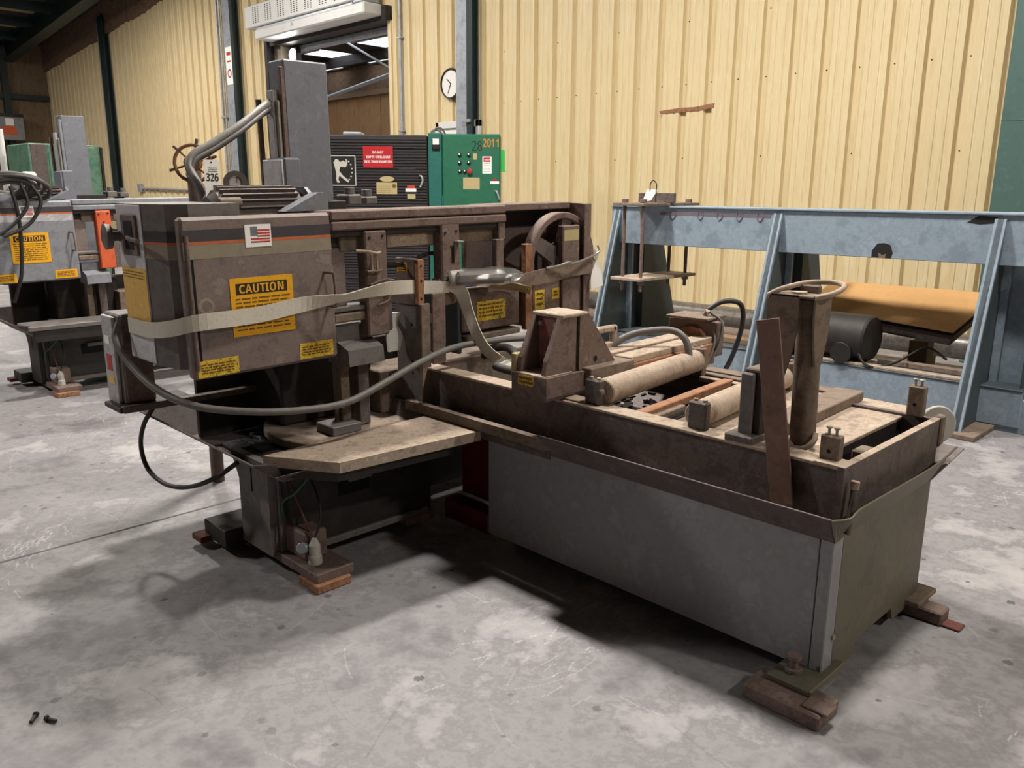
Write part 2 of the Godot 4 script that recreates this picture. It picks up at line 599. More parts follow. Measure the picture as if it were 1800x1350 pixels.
func high_bay(x: float, z: float, e: float, k: int) -> void:
	var y: float = min(5.6, roof_y(x) - 0.55)
	var spots := ["over the feed conveyor", "over the band saws", "in front of the wall clock", "in front of the roller door", "by the brown end wall", "beyond the wide green column", "over the aisle in front of the conveyor", "over the aisle in front of the second saw", "over the open floor behind the viewer"]
	var t := thing("high_bay_lamp", "square white ceiling lamp hanging " + spots[k], "lamp", Vector3(x, y, z), "high bay ceiling lamps")
	b(t, "housing", "hood_white", x - 0.3, x + 0.3, y, y + 0.09, z - 0.25, z + 0.25, 0.01)
	b(t, "diffuser", "lamp_face", x - 0.26, x + 0.26, y - 0.012, y, z - 0.21, z + 0.21, 0.002)
	for s in [-0.2, 0.2]:
		cyl(Vector3(x + s, y + 0.09, z), Vector3(x + s, roof_y(x + s), z), 0.006, 6)
		part(t, "hanger", "galv")
	var l := AreaLight3D.new()
	l.name = "light"
	l.area_size = Vector2(0.52, 0.42)
	l.light_energy = e * 0.42
	l.light_color = Color(1.0, 0.975, 0.94)
	l.area_range = 60.0
	l.area_attenuation = 2.0
	l.shadow_enabled = true
	l.rotation = Vector3(-PI / 2, 0, 0)
	t.add_child(l)
	l.position = Vector3(0, -0.03, 0)

func panel_top(x: float) -> float:
	return 4.97 + 0.085 * (x + 22.6)

# ribbed sheet between xa and xb, y0 to y1; ribs are valleys away from the room
func ribbed(xa: float, xb: float, y0: float, y1: float) -> void:
	var pitch := 0.313
	var prof := [[-0.05, 0.0], [-0.040, -0.046], [0.040, -0.046], [0.05, 0.0], [0.098, 0.0], [0.104, -0.006], [0.116, -0.006], [0.122, 0.0], [0.19, 0.0], [0.196, -0.006], [0.208, -0.006], [0.214, 0.0]]
	var pts := []
	var k0 := int(floor((xa + 2.54) / pitch)) - 1
	var k1 := int(ceil((xb + 2.54) / pitch)) + 1
	for k in range(k0, k1 + 1):
		for p in prof:
			pts.append(Vector2(-2.54 + k * pitch + p[0], WZ + p[1]))
	var c := []
	for i in pts.size() - 1:
		var p: Vector2 = pts[i]
		var q: Vector2 = pts[i + 1]
		if q.x <= xa or p.x >= xb:
			continue
		if p.x < xa:
			p = p.lerp(q, (xa - p.x) / (q.x - p.x))
		if q.x > xb:
			q = p.lerp(q, (xb - p.x) / (q.x - p.x))
		quad(Vector3(p.x, y0, p.y), Vector3(q.x, y0, q.y), Vector3(q.x, y1, q.y), Vector3(p.x, y1, p.y), Vector3(-(q.y - p.y), 0, q.x - p.x))
		quad(Vector3(p.x, y0, p.y - 0.001), Vector3(q.x, y0, q.y - 0.001), Vector3(q.x, y1, q.y - 0.001), Vector3(p.x, y1, p.y - 0.001), Vector3(q.y - p.y, 0, -(q.x - p.x)))
		quad(Vector3(p.x, y1, p.y), Vector3(q.x, y1, q.y), Vector3(q.x, y1, q.y - 0.001), Vector3(p.x, y1, p.y - 0.001), Vector3.UP)

const DX0 := -14.0
const DX1 := -10.55
const DY := 3.86

func shell() -> void:
	# floor slabs with sawn joints
	var f := struct("floor")
	var xs := [-27.0, -21.6, -17.04, -12.47, -7.9, -3.33, 1.24, 5.81, 11.0]
	for i in xs.size() - 1:
		for z in [[-17.6, -8.15], [-8.15, 12.0]]:
			box(xs[i] + 0.004, xs[i + 1] - 0.004, -0.15, 0.0, z[0] + 0.004, z[1] - 0.004, 0.004)
			part(f, "slab", "concrete")
	b(f, "joint_fill", "pit", -27.0, 11.0, -0.2, -0.02, -17.6, 12.0, 0.0)
	# back wall: solid core round the door, ribbed panels on the room side
	var w := struct("wall_back")
	prism([Vector2(-27, 0), Vector2(DX0, 0), Vector2(DX0, roof_y(DX0)), Vector2(-27, roof_y(-27))], 2, WZ - 0.052, WZ - 0.3)
	part(w, "core", "wall_backing")
	prism([Vector2(DX1, 0), Vector2(11, 0), Vector2(11, roof_y(11)), Vector2(DX1, roof_y(DX1))], 2, WZ - 0.052, WZ - 0.3)
	part(w, "core", "wall_backing")
	prism([Vector2(DX0, DY), Vector2(DX1, DY), Vector2(DX1, roof_y(DX1)), Vector2(DX0, roof_y(DX0))], 2, WZ - 0.052, WZ - 0.3)
	part(w, "core", "wall_backing")
	var x := -2.54 - 0.1565 - 0.939 * 26
	while x < 10.9:
		var x2: float = min(x + 0.939, 10.95)
		var top := panel_top((x + x2) / 2)
		var spans := [[x, x2, 0.0]]
		if x2 > DX0 and x < DX1:
			spans = [[max(x, DX0), min(x2, DX1), DY]]
			if x < DX0:
				spans.append([x, DX0, 0.0])
			if x2 > DX1:
				spans.append([DX1, x2, 0.0])
		for s in spans:
			if s[1] - s[0] > 0.02:
				ribbed(max(s[0], -26.6), s[1], s[2], top)
				part(w, "panel", "wall_yellow")
		x = x2
	# sheet screws in the valleys
	for k in 28:
		var sx := -2.54 - 0.313 * k
		if sx < -8.4 and sx > -9.1:
			continue
		for q in ([2.48] if k % 3 else [2.48, 3.11, 1.715]):
			lathe(Vector3(sx, q, WZ - 0.046), Vector3.BACK, [Vector2(0.007, 0.0), Vector2(0.007, 0.003), Vector2(0.0, 0.006)], 8)
			part(w, "screw", "steel_black")
	# sagging insulation above the panels
	var ins := []
	var up := []
	var i := -26.6
	var rng := RandomNumberGenerator.new()
	rng.seed = 5
	while i < 11.0:
		ins.append(Vector2(i, panel_top(i) - 0.12 + rng.randf_range(-0.03, 0.03)))
		i += 0.6
	ins.append(Vector2(11, roof_y(11)))
	ins.append(Vector2(-26.6, roof_y(-26.6)))
	prism(ins, 2, WZ - 0.05, WZ + 0.07)
	part(w, "insulation", "insulation")
	# other walls, ceiling
	var wl := struct("wall_left")
	b(wl, "core", "wall_backing", -27.0, -26.65, 0, 6.0, -8.15, 12.0, 0.0)
	for z in range(0, 18):
		b(wl, "panel", "end_panel", -26.65, -26.6, 0.0, 5.2, -7.85 + z * 1.1, -7.85 + z * 1.1 + 1.09, 0.004)
	var wr := struct("wall_right")
	b(wr, "core", "wall_yellow", 10.95, 11.3, 0, 8.6, -8.15, 12.0, 0.0)
	var wf := struct("wall_front")
	b(wf, "core", "end_panel", -27.0, 11.3, 0, 8.6, 12.0, 12.3, 0.0)
	var c := struct("ceiling")
	prism([Vector2(-27, roof_y(-27)), Vector2(11.3, roof_y(11.3)), Vector2(11.3, roof_y(11.3) + 0.2), Vector2(-27, roof_y(-27) + 0.2)], 2, -8.15, 12.3)
	part(c, "deck", "roof_dark")
	# lighter roof panels between the purlins where the far corner shows
	for k in 12:
		var xa := -26.4 + k * 1.5
		prism([Vector2(xa, roof_y(xa) - 0.03), Vector2(xa + 0.62, roof_y(xa + 0.62) - 0.03), Vector2(xa + 0.62, roof_y(xa + 0.62)), Vector2(xa, roof_y(xa))], 2, -7.4, 6.0)
		part(c, "roof_panel", "roof_panel")
		box(xa + 0.9, xa + 0.98, roof_y(xa + 0.94) - 0.22, roof_y(xa + 0.94) + 0.01, -7.5, 8.0)
		part(c, "purlin", "green_steel")

func back_room() -> void:
	# the next bay, seen through the roller door opening
	var w := struct("wall_far")
	var x := -27.0
	while x < -7.5:
		b(w, "plywood_panel", "plywood", x + 0.008, x + 1.21, 0.0, 4.25, -16.05, -16.0, 0.004)
		x += 1.22
	b(w, "upper_boarding", "insulation", -27.0, -7.0, 4.25, 5.6, -16.12, -16.02, 0.0)
	b(w, "core", "wall_backing", -27.3, -7.0, 0, 5.8, -16.4, -16.12, 0.0)
	b(w, "rail", "wood", -27.0, -7.0, 4.25, 4.40, -16.02, -15.9)
	var s1 := struct("wall_far_left")
	b(s1, "core", "end_panel", -27.3, -27.0, 0, 5.8, -16.2, -8.15, 0.0)
	var s2 := struct("wall_far_right")
	b(s2, "core", "end_panel", -7.3, -7.0, 0, 5.8, -16.2, -8.15, 0.0)
	# roof with open skylight strips glazed with clear sheet
	var c := struct("ceiling_far")
	var cuts := [[-25.2, -23.9], [-22.5, -21.4], [-19.8, -17.2], [-15.4, -14.5], [-12.6, -11.7]]
	var xa := -27.0
	for q in cuts:
		b(c, "deck", "roof_dark", xa, q[0], 5.2, 5.23, -16.2, -8.15, 0.0)
		for j in 6:
			var z := -15.9 + j * 1.25
			b(c, "skylight_pane", "skylight", q[0], q[1], 5.205, 5.21, z, z + 1.2, 0.0)
			b(c, "glazing_bar", "roof_dark", q[0], q[1], 5.16, 5.22, z - 0.05, z, 0.0)
		b(c, "end_strip", "roof_dark", q[0], q[1], 5.2, 5.23, -16.2, -15.95, 0.0)
		b(c, "end_strip", "roof_dark", q[0], q[1], 5.2, 5.23, -8.4, -8.15, 0.0)
		xa = q[1]
	b(c, "deck", "roof_dark", xa, -7.0, 5.2, 5.23, -16.2, -8.15, 0.0)
	for z in [-10.0, -12.4, -14.6]:
		b(c, "rafter", "steel_black", -27.0, -7.0, 4.92, 5.2, z - 0.07, z + 0.07)
	for q in [[-20.5, 4.55, -11.0, -13.0, 4.75, -11.0], [-19.0, 3.6, -12.0, -12.2, 4.4, -12.0]]:
		tube([Vector3(q[0], q[1], q[2]), Vector3(q[3], q[4], q[5])], 0.05, 8, 1)
		part(c, "brace", "galv")
	for q in [[-15.6, 3.85, -11.9, -18.0, 4.9, -11.9], [-13.2, 4.6, -11.0, -12.0, 5.1, -11.0]]:
		tube([Vector3(q[0], q[1], q[2]), Vector3(q[3], q[4], q[5])], 0.03, 8, 1)
		part(c, "brace", "galv")

func added_back_lamps() -> void:  # lamps added out of view to brighten the bay behind the door
	for q in [["added unseen ceiling lamp brightening the next bay, nearer the roller door", -12.2, -11.5], ["added unseen ceiling lamp brightening the next bay, nearer the plywood wall", -11.2, -14.2]]:
		var t := thing("added_bay_lamp", q[0], "lamp", Vector3(q[1], 4.6, q[2]), "added lamps of the next bay")
		b(t, "housing", "hood_white", q[1] - 0.5, q[1] + 0.5, 4.6, 4.68, q[2] - 0.15, q[2] + 0.15, 0.01)
		b(t, "diffuser", "lamp_face", q[1] - 0.46, q[1] + 0.46, 4.59, 4.6, q[2] - 0.12, q[2] + 0.12, 0.002)
		cyl(Vector3(q[1], 4.68, q[2]), Vector3(q[1], 5.2, q[2]), 0.008, 6)
		part(t, "hanger", "galv")
		var l := AreaLight3D.new()
		l.name = "light"
		l.area_size = Vector2(0.92, 0.24)
		l.light_energy = 40.0
		l.light_color = Color(1.0, 0.95, 0.88)
		l.area_range = 60.0
		l.area_attenuation = 2.0
		l.shadow_enabled = true
		l.rotation = Vector3(-PI / 2, 0, 0)
		t.add_child(l)
		l.position = Vector3(0, -0.03, 0)

func i_column(n: String, label: String, x0: float, x1: float, z0: float, z1: float, h: float, mat: String) -> Node3D:
	var t := thing(n, label, "column", Vector3((x0 + x1) / 2, 0, (z0 + z1) / 2), "green steel columns along the yellow wall")
	var xm := (x0 + x1) / 2
	b(t, "web", mat, xm - 0.012, xm + 0.012, 0.02, h, z0 + 0.02, z1 - 0.02, 0.0)
	b(t, "flange", mat, x0, x1, 0.02, h, z1 - 0.022, z1)
	b(t, "flange", mat, x0, x1, 0.02, h, z0, z0 + 0.022)
	b(t, "base_plate", mat, x0 - 0.06, x1 + 0.06, 0.0, 0.02, z0 - 0.01, z1 + 0.05)
	return t

func steelwork() -> void:
	var t := i_column("steel_column", "dark green column farthest along the yellow wall, near the brown end wall", -21.93, -21.62, WZ + 0.02, WZ + 0.15, roof_y(-21.7) - 0.3, "green_steel")
	b(t, "cover_strip", "galv", -22.12, -21.94, 0.02, 5.2, WZ + 0.06, WZ + 0.1)
	t = i_column("steel_column", "dark green column left of the roller door, with a pink and white notice beside it", -15.28, -15.17, WZ + 0.02, WZ + 0.14, roof_y(-15.2) - 0.3, "green_steel")
	b(t, "cover_strip", "galv", -15.64, -15.29, 0.02, roof_y(-15.6) - 0.3, WZ + 0.06, WZ + 0.1)
	t = i_column("steel_column", "dark green column behind the green cabinet, beside the round clock", -8.71, -8.60, WZ + 0.02, WZ + 0.14, roof_y(-8.6) - 0.3, "green_steel")
	b(t, "cover_strip", "galv", -8.97, -8.72, 0.02, roof_y(-8.9) - 0.3, WZ + 0.06, WZ + 0.1)
	b(t, "bracket", "galv", -8.78, -8.62, 2.25, 2.29, WZ + 0.14, WZ + 0.17)
	t = i_column("wide_column", "wide teal green column rising behind the right end of the blue stand", -2.09, -1.4, WZ + 0.04, WZ + 0.5, roof_y(-1.9) - 0.3, "green_teal")
	for y in [1.9, 4.2]:
		b(t, "seam_strip", "green_teal", -2.09, -1.4, y, y + 0.012, WZ + 0.5, WZ + 0.503, 0.0)
	# sloping roof beam along the wall
	var r := thing("roof_beam", "dark green sloping roof beam under the ceiling along the yellow wall", "beam", Vector3(-26.5, roof_y(-26.5) - 0.5, -6.9))
	for q in [["flange", -0.52, -0.49, -7.05, -6.75], ["flange", -0.06, -0.03, -7.05, -6.75], ["web", -0.49, -0.06, -6.92, -6.89]]:
		prism([Vector2(-26.55, roof_y(-26.55) + q[1]), Vector2(10.9, roof_y(10.9) + q[1]), Vector2(10.9, roof_y(10.9) + q[2]), Vector2(-26.55, roof_y(-26.55) + q[2])], 2, q[3], q[4])
		part(r, q[0], "green_steel")
	# frame of the end wall
	var e := thing("end_wall_frame", "dark green posts and rails bolted to the brown end wall", "frame", Vector3(-26.5, 0, -6.5))
	for z in [-6.75, -3.2, 0.4, 4.0]:
		b(e, "post", "green_steel", -26.58, -26.4, 0.0, 5.1, z - 0.08, z + 0.08)
	for y in [3.72, 1.9]:
		b(e, "rail", "green_steel", -26.58, -26.45, y, y + 0.14, -7.8, 11.8)

func wall_things() -> void:
	# roller door surround and the perforated hood above it
	var d := struct("door_1")
	b(d, "jamb", "steel_black", -14.02, -13.92, 0, 3.9, WZ - 0.02, WZ + 0.16)
	b(d, "jamb", "band_beige", -13.92, -13.7, 0, 3.8, WZ - 0.3, WZ + 0.02)
	b(d, "guide", "galv", -13.7, -13.64, 0, 3.75, WZ - 0.3, WZ - 0.2)
	b(d, "jamb", "wall_yellow", -10.58, -10.5, 0, 3.9, WZ - 0.3, WZ + 0.03)
	b(d, "lintel", "steel_black", -14.0, -10.5, 3.78, 3.98, WZ - 0.3, WZ + 0.12)
	b(d, "bottom_bar", "galv", -13.65, -10.6, 3.68, 3.77, WZ - 0.26, WZ - 0.16)
	var t := thing("air_curtain", "long white perforated metal box mounted above the roller door", "heater", Vector3(-12.4, 3.85, -7.5))
	b(t, "tray", "hood_white", -13.82, -10.6, 3.84, 4.0, -7.75, -7.42, 0.02)
	b(t, "casing", "hood_white", -14.22, -11.0, 4.06, 4.42, -7.78, -7.46, 0.015)
	b(t, "motor_box", "galv", -10.98, -10.7, 4.02, 4.4, -7.78, -7.5, 0.02)
	b(t, "neck", "galv", -13.9, -11.0, 3.99, 4.07, -7.74, -7.5)
	for g in 7:
		for c in 3:
			for r in 9:
				var x := -13.93 + g * 0.42 + c * 0.085
				b(t, "vent_slot", "black", x, x + 0.035, 4.12 + r * 0.03, 4.134 + r * 0.03, -7.462, -7.457, 0.0)
	cyl(Vector3(-12.6, 3.94, -7.42), Vector3(-12.6, 3.94, -7.41), 0.025, 12)
	part(t, "knob", "galv")
	tube([Vector3(-11.4, 4.32, -7.44), Vector3(-10.9, 4.5, -7.44), Vector3(-10.6, 4.75, -7.5)], 0.02, 8, 4)
	part(t, "conduit", "galv")
	# flood lamp at the head of the door
	var fl := thing("flood_lamp", "small bright flood lamp at the top left corner of the doorway", "lamp", Vector3(-13.45, 3.62, -7.9))
	b(fl, "housing", "black", -13.56, -13.34, 3.5, 3.74, -8.02, -7.92, 0.01)
	cyl(Vector3(-13.45, 3.62, -7.92), Vector3(-13.45, 3.62, -7.9), 0.1, 24, 0.006)
	part(fl, "lens", "flood_face")
	b(fl, "bracket", "galv", -13.66, -13.52, 3.6, 3.64, -8.0, -7.96)
	var l := SpotLight3D.new()
	l.name = "light"
	l.light_energy = 1.2
	l.light_size = 0.08
	l.spot_angle = 70
	l.spot_range = 40.0
	l.spot_attenuation = 2.0
	l.shadow_enabled = true
	fl.add_child(l)
	l.position = Vector3(0, 0, 0.03)
	l.rotation = Vector3(-0.3, PI + 0.5, 0)
	# clock
	var c := thing("wall_clock", "round white wall clock half hidden behind the column by the green cabinet", "clock", Vector3(-9.15, 2.79, WZ + 0.01))
	lathe(Vector3(-9.15, 2.79, WZ + 0.01), Vector3.BACK, [Vector2(0, 0), Vector2(0.2, 0), Vector2(0.205, 0.03), Vector2(0.195, 0.05), Vector2(0.18, 0.045)], 32)
	part(c, "rim", "black")
	cyl(Vector3(-9.15, 2.79, WZ + 0.02), Vector3(-9.15, 2.79, WZ + 0.042), 0.182, 32)
	part(c, "dial", "white")
	obox(Vector3(-9.18, 2.82, WZ + 0.046), Vector3(0.012, 0.11, 0.003), Basis(Vector3.BACK, 0.9), 0.0)
	part(c, "hand", "black")
	obox(Vector3(-9.17, 2.73, WZ + 0.046), Vector3(0.01, 0.15, 0.003), Basis(Vector3.BACK, 2.7), 0.0)
	part(c, "hand", "black")
	# conduits
	var q := thing("wall_conduit", "thin pale vertical conduit just right of the roller door", "pipe", Vector3(-10.27, 0, WZ + 0.04))
	tube([Vector3(-10.27, 0.3, WZ + 0.04), Vector3(-10.27, 5.8, WZ + 0.04)], 0.024, 8, 1)
	part(q, "pipe", "galv")
	for y in [2.2, 3.5, 4.6]:
		b(q, "clip", "galv", -10.32, -10.22, y, y + 0.025, WZ, WZ + 0.07)
	q = thing("wall_conduit", "horizontal grey conduit ending in a small box low on the yellow wall", "pipe", Vector3(-19.0, 1.35, WZ + 0.04))
	tube([Vector3(-20.4, 1.36, WZ + 0.04), Vector3(-17.2, 1.33, WZ + 0.04)], 0.025, 8, 1)
	part(q, "pipe", "galv")
	b(q, "end_box", "galv", -20.56, -20.4, 1.28, 1.46, WZ + 0.005, WZ + 0.08)
	q = thing("wall_conduit", "two slim vertical conduits beside the pink notice", "pipe", Vector3(-16.0, 0, WZ + 0.04))
	for xx in [-15.98, -15.86]:
		tube([Vector3(xx, 0.3, WZ + 0.04), Vector3(xx, 5.6, WZ + 0.04)], 0.02, 8, 1)
		part(q, "pipe", "galv")
	b(q, "clip", "galv", -16.02, -15.82, 2.7, 2.74, WZ, WZ + 0.07)
	# notice on the cover strip
	var s := thing("wall_notice", "pink and white notice on the strip beside the column left of the roller door", "sign", Vector3(-15.47, 3.4, WZ + 0.1))
	b(s, "sheet", "paper", -15.59, -15.35, 3.28, 3.95, WZ + 0.101, WZ + 0.105, 0.0)
	b(s, "print", "ink_red", -15.55, -15.39, 3.8, 3.86, WZ + 0.105, WZ + 0.106, 0.0)
	b(s, "print", "ink_red", -15.54, -15.40, 3.68, 3.71, WZ + 0.105, WZ + 0.106, 0.0)
	lathe(Vector3(-15.47, 3.48, WZ + 0.105), Vector3.BACK, [Vector2(0.05, 0), Vector2(0.05, 0.002), Vector2(0.08, 0.002), Vector2(0.08, 0)], 20)
	part(s, "print", "ink_red")
	# white framed board behind the column
	var bd := thing("white_board", "white framed board on the wall behind the column and green cabinet", "board", Vector3(-9.0, 1.6, WZ + 0.03))
	b(bd, "board", "white", -9.4, -8.62, 1.5, 2.22, WZ + 0.01, WZ + 0.03)
	for e in [[-9.46, -8.55, 2.2, 2.29], [-9.46, -8.55, 1.45, 1.52]]:
		b(bd, "frame", "hood_white", e[0], e[1], e[2], e[3], WZ + 0.01, WZ + 0.06)
	for e in [[-9.46, -9.4], [-8.62, -8.55]]:
		b(bd, "frame", "hood_white", e[0], e[1], 1.45, 2.29, WZ + 0.01, WZ + 0.06)
	# torn strip of brown tape
	var tp := PackedVector2Array([Vector2(-5.66, 2.22), Vector2(-5.4, 2.238), Vector2(-5.2, 2.236), Vector2(-4.96, 2.262), Vector2(-4.97, 2.215), Vector2(-5.15, 2.195), Vector2(-5.4, 2.195), Vector2(-5.64, 2.19)])
	prism(Array(tp), 2, WZ + 0.001, WZ + 0.006)
	solo("tape_strip", "rust_orange", "torn brown strip of tape stuck across the ribs of the yellow wall", "tape")
	# screws of the wall panels are left to the sheet; pipes lying along the wall foot
	var pp := thing("steel_pipe", "long mottled grey pipe lying at the foot of the yellow wall behind the blue stand", "pipe", Vector3(-3.5, 0.1, -6.9))
	cyl(Vector3(-6.2, 0.2, -6.9), Vector3(-1.3, 0.2, -6.9), 0.1, 20)
	part(pp, "tube", "pipe_metal")
	b(pp, "cradle", "wood", -5.6, -5.45, 0.0, 0.1, -7.05, -6.75)
	b(pp, "cradle", "wood", -2.4, -2.25, 0.0, 0.1, -7.05, -6.75)
	cyl(Vector3(-6.4, 0.12, -6.5), Vector3(-3.2, 0.12, -6.5), 0.06, 14)
	part(pp, "second_tube", "dust_brown")
	b(pp, "cradle", "wood", -5.2, -5.1, 0.0, 0.06, -6.6, -6.4)
	b(pp, "cradle", "wood", -3.5, -3.4, 0.0, 0.06, -6.6, -6.4)

# ==================================================================== band saws
func small_label(h: Node, mat: String, y0: float, y1: float, z0: float, z1: float, x: float, n: int) -> void:
	var l := b(h, "warning_label", mat, x, x + 0.0012, y0, y1, z1, z0, 0.0)
	lines(y1 - 0.012, z0 - 0.012, z1 + 0.012, x + 0.0012, n, (y1 - y0 - 0.02) / n, "x", (y1 - y0) / n * 0.35)
	part(l, "print", "ink_brown")

func saw(o: Vector3, first: bool) -> void:
	var T := Transform3D(Basis.IDENTITY, o)
	var H := T * Transform3D(Basis.IDENTITY, Vector3(0, 0.74, -1.66)) * Transform3D(Basis(Vector3.RIGHT, deg_to_rad(1.0)), Vector3.ZERO) * Transform3D(Basis.IDENTITY, -Vector3(0, 0.74, -1.66))
	var lab := "dirty grey horizontal band saw with brown stained door and a strap round its head" if first else "cleaner grey band saw with an orange guide arm and a black cable coil on top"
	var t := thing("band_saw", lab, "band saw", o + Vector3(-2.85, 0, -1.9))
	var paint := "grey_dirty" if first else "grey_second"
	var door_m := "door_paint" if first else "grey_second"
	var brown := "rust_brown" if first else "grey_second"
	XF = T
	# ---- pedestal
	prism([Vector2(-2.80, 0.05), Vector2(-2.58, 0.05), Vector2(-2.58, 0.40), Vector2(-2.86, 0.40), Vector2(-2.80, 0.30)], 2, -1.33, -1.40)
	var leg := part(t, "leg", "grey_dirty" if first else "steel_black")  # on the second saw the leg is blackened to paint in shade
	b(leg, "slot", "pit", -2.705, -2.697, 0.27, 0.36, -1.331, -1.3285, 0.0)
	prism([Vector2(-1.40, 0.06), Vector2(-2.02, 0.06), Vector2(-2.02, 0.40), Vector2(-1.36, 0.40)], 0, -2.84, -2.52)
	var cab := part(t, "pedestal", "steel_black")
	b(cab, "window", "pit", -2.521, -2.518, 0.235, 0.305, -1.72, -1.58, 0.0)
	b(cab, "window_sill", "grey_dirty", -2.522, -2.50, 0.285, 0.31, -1.72, -1.62, 0.002)
	b(cab, "bottom_rail", "grey_dirty", -2.53, -2.505, 0.06, 0.085, -2.0, -1.42)
	b(t, "sole_bar", "rust_brown", -2.95, -2.31, 0.03, 0.065, -1.50, -1.35)
	b(t, "sole_bar", "rust_brown", -2.9, -2.5, 0.03, 0.065, -2.02, -1.88)
	b(t, "foot", "steel_black", -2.98, -2.80, 0.03, 0.10, -1.42, -1.26)
	b(t, "foot_tab", "rust_red", -3.01, -2.93, 0.02, 0.045, -1.30, -1.22)
	for q in [[-2.37, -1.42], [-2.9, -1.44], [-2.82, -1.95]]:
		b(t, "block", "rust_orange" if q[0] > -2.45 else "rust_brown", q[0] - 0.05, q[0] + 0.075, 0.0, 0.032, q[1] - 0.06, q[1] + 0.08, 0.004)
	b(t, "side_plate", "grey_dirty", -2.58, -2.565, 0.06, 0.40, -1.62, -1.36)
	b(t, "valve_box", "rust_brown", -2.565, -2.43, 0.066, 0.17, -1.47, -1.38, 0.006)
	lathe(Vector3(-2.40, 0.066, -1.40), Vector3.UP, [Vector2(0, 0), Vector2(0.024, 0), Vector2(0.024, 0.03), Vector2(0.02, 0.034), Vector2(0.02, 0.07), Vector2(0.014, 0.08), Vector2(0.008, 0.095), Vector2(0, 0.095)], 14)
	part(t, "pump", "disc_white")
	cyl(Vector3(-2.43, 0.12, -1.375), Vector3(-2.415, 0.13, -1.355), 0.02, 12)
	part(t, "pump_fitting", "galv")
	tube([Vector3(-2.40, 0.15, -1.40), Vector3(-2.40, 0.24, -1.43), Vector3(-2.47, 0.32, -1.45), Vector3(-2.53, 0.38, -1.44)], 0.004, 6)
	part(t, "wire", "rubber_black")
	tube([Vector3(-2.405, 0.15, -1.40), Vector3(-2.44, 0.22, -1.39), Vector3(-2.52, 0.34, -1.38), Vector3(-2.56, 0.39, -1.36)], 0.004, 6)
	part(t, "wire", "rust_red")
	tube([Vector3(-2.56, 0.2, -1.37), Vector3(-2.53, 0.27, -1.36), Vector3(-2.48, 0.31, -1.38), Vector3(-2.46, 0.36, -1.42)], 0.004, 6)
	part(t, "wire", "green_box")
	# ---- chip tray
	var xa := -3.32; var xb := -2.325; var za := -1.155; var zb := -2.02
	var xc := -3.22; var xd := -2.47; var zc := -1.33; var zd := -1.95
	var yt := 0.50; var yb := 0.37
	for q in [[Vector3(xa, yt, za), Vector3(xb, yt, za), Vector3(xd, yb, zc), Vector3(xc, yb, zc), Vector3(0, 0, -0.005)], [Vector3(xb, yt, za), Vector3(xb - 0.01, 0.487, -1.235), Vector3(xd, yb, zc - 0.01), Vector3(xd, yb, zc), Vector3(-0.005, 0, 0)], [Vector3(xb - 0.02, 0.436, -1.24), Vector3(xb - 0.02, 0.436, zb), Vector3(xd, yb, zd), Vector3(xd, yb, zc), Vector3(-0.005, 0, 0)], [Vector3(xa, yt, zb), Vector3(xa, yt, za), Vector3(xc, yb, zc), Vector3(xc, yb, zd), Vector3(0.005, 0, 0)], [Vector3(xb, yt, zb), Vector3(xa, yt, zb), Vector3(xc, yb, zd), Vector3(xd, yb, zd), Vector3(0, 0, 0.005)]]:
		hexa([q[0], q[1], q[2], q[3], q[0] + q[4], q[1] + q[4], q[2] + q[4], q[3] + q[4]])
	box(xc, xd, yb - 0.004, yb, zd, zc, 0.0)
	tube([Vector3(xa, yt, zb), Vector3(xa, yt, za), Vector3(xb, yt, za), Vector3(xb - 0.01, 0.487, -1.235)], 0.004, 6, 1)
	var tray := part(t, "chip_tray", "steel_dark")
	if first:
		b(tray, "wet_plate", "oily", -3.0, -2.72, 0.37, 0.385, -1.62, -1.36)
		b(tray, "wet_plate", "oily", -3.0, -2.86, 0.385, 0.40, -1.62, -1.48)
	cyl(Vector3(-2.76, 0.408, -1.83), Vector3(-2.76, 0.44, -1.83), 0.365, 40, 0.004)
	part(t, "swivel_plate", "dust_brown")
	cyl(Vector3(-2.76, 0.06, -1.83), Vector3(-2.76, 0.39, -1.83), 0.19, 24)
	part(t, "swivel_drum", "steel_black")
	if first:
		prism([Vector2(-2.475, -1.265), Vector2(-2.235, -1.411), Vector2(-2.19, -2.0), Vector2(-2.50, -1.985)], 1, 0.438, 0.475)
		part(t, "table_plate", "dusty")
		prism([Vector2(-2.44, -1.30), Vector2(-2.26, -1.42), Vector2(-2.22, -1.9), Vector2(-2.4, -1.9)], 1, 0.40, 0.438)
		part(t, "table_support", "steel_black")
		b(t, "clamp_block", "grey_dirty", -2.72, -2.60, 0.44, 0.475, -1.75, -1.62)
		cyl(Vector3(-2.68, 0.475, -1.69), Vector3(-2.68, 0.53, -1.69), 0.008, 8)
		bolt(Vector3(-2.68, 0.525, -1.69), Vector3.UP, 0.013, 0.012)
		part(t, "clamp_bolt", "dust_brown")
	else:
		b(t, "table_plate", "grey_dirty", -2.56, -2.30, 0.455, 0.485, -2.55, -1.22, 0.004)
		b(t, "table_apron", "steel_black", -2.34, -2.31, 0.38, 0.455, -2.55, -1.25)
	# bed behind the blade
	b(t, "fixed_bed", "dust_brown", -2.95, -2.75, 0.44, 0.62, -2.75, -1.95, 0.005)
	b(t, "bed_support", "steel_black", -3.0, -2.75, 0.05, 0.44, -2.7, -2.05, 0.005)  # support, extended as a dark panel for the unlit space between machines
	b(t, "rear_shade_plate", "steel_black", -3.16, -3.13, 0.375, 0.80, -1.98, -1.34, 0.004)  # added dark plate standing in for the shade under the head
	b(t, "rear_shade_panel", "steel_black", -3.02, -2.99, 0.05, 0.72, -2.72, -1.99, 0.004)  # dark panel added to close the bright view through, painted as darkness
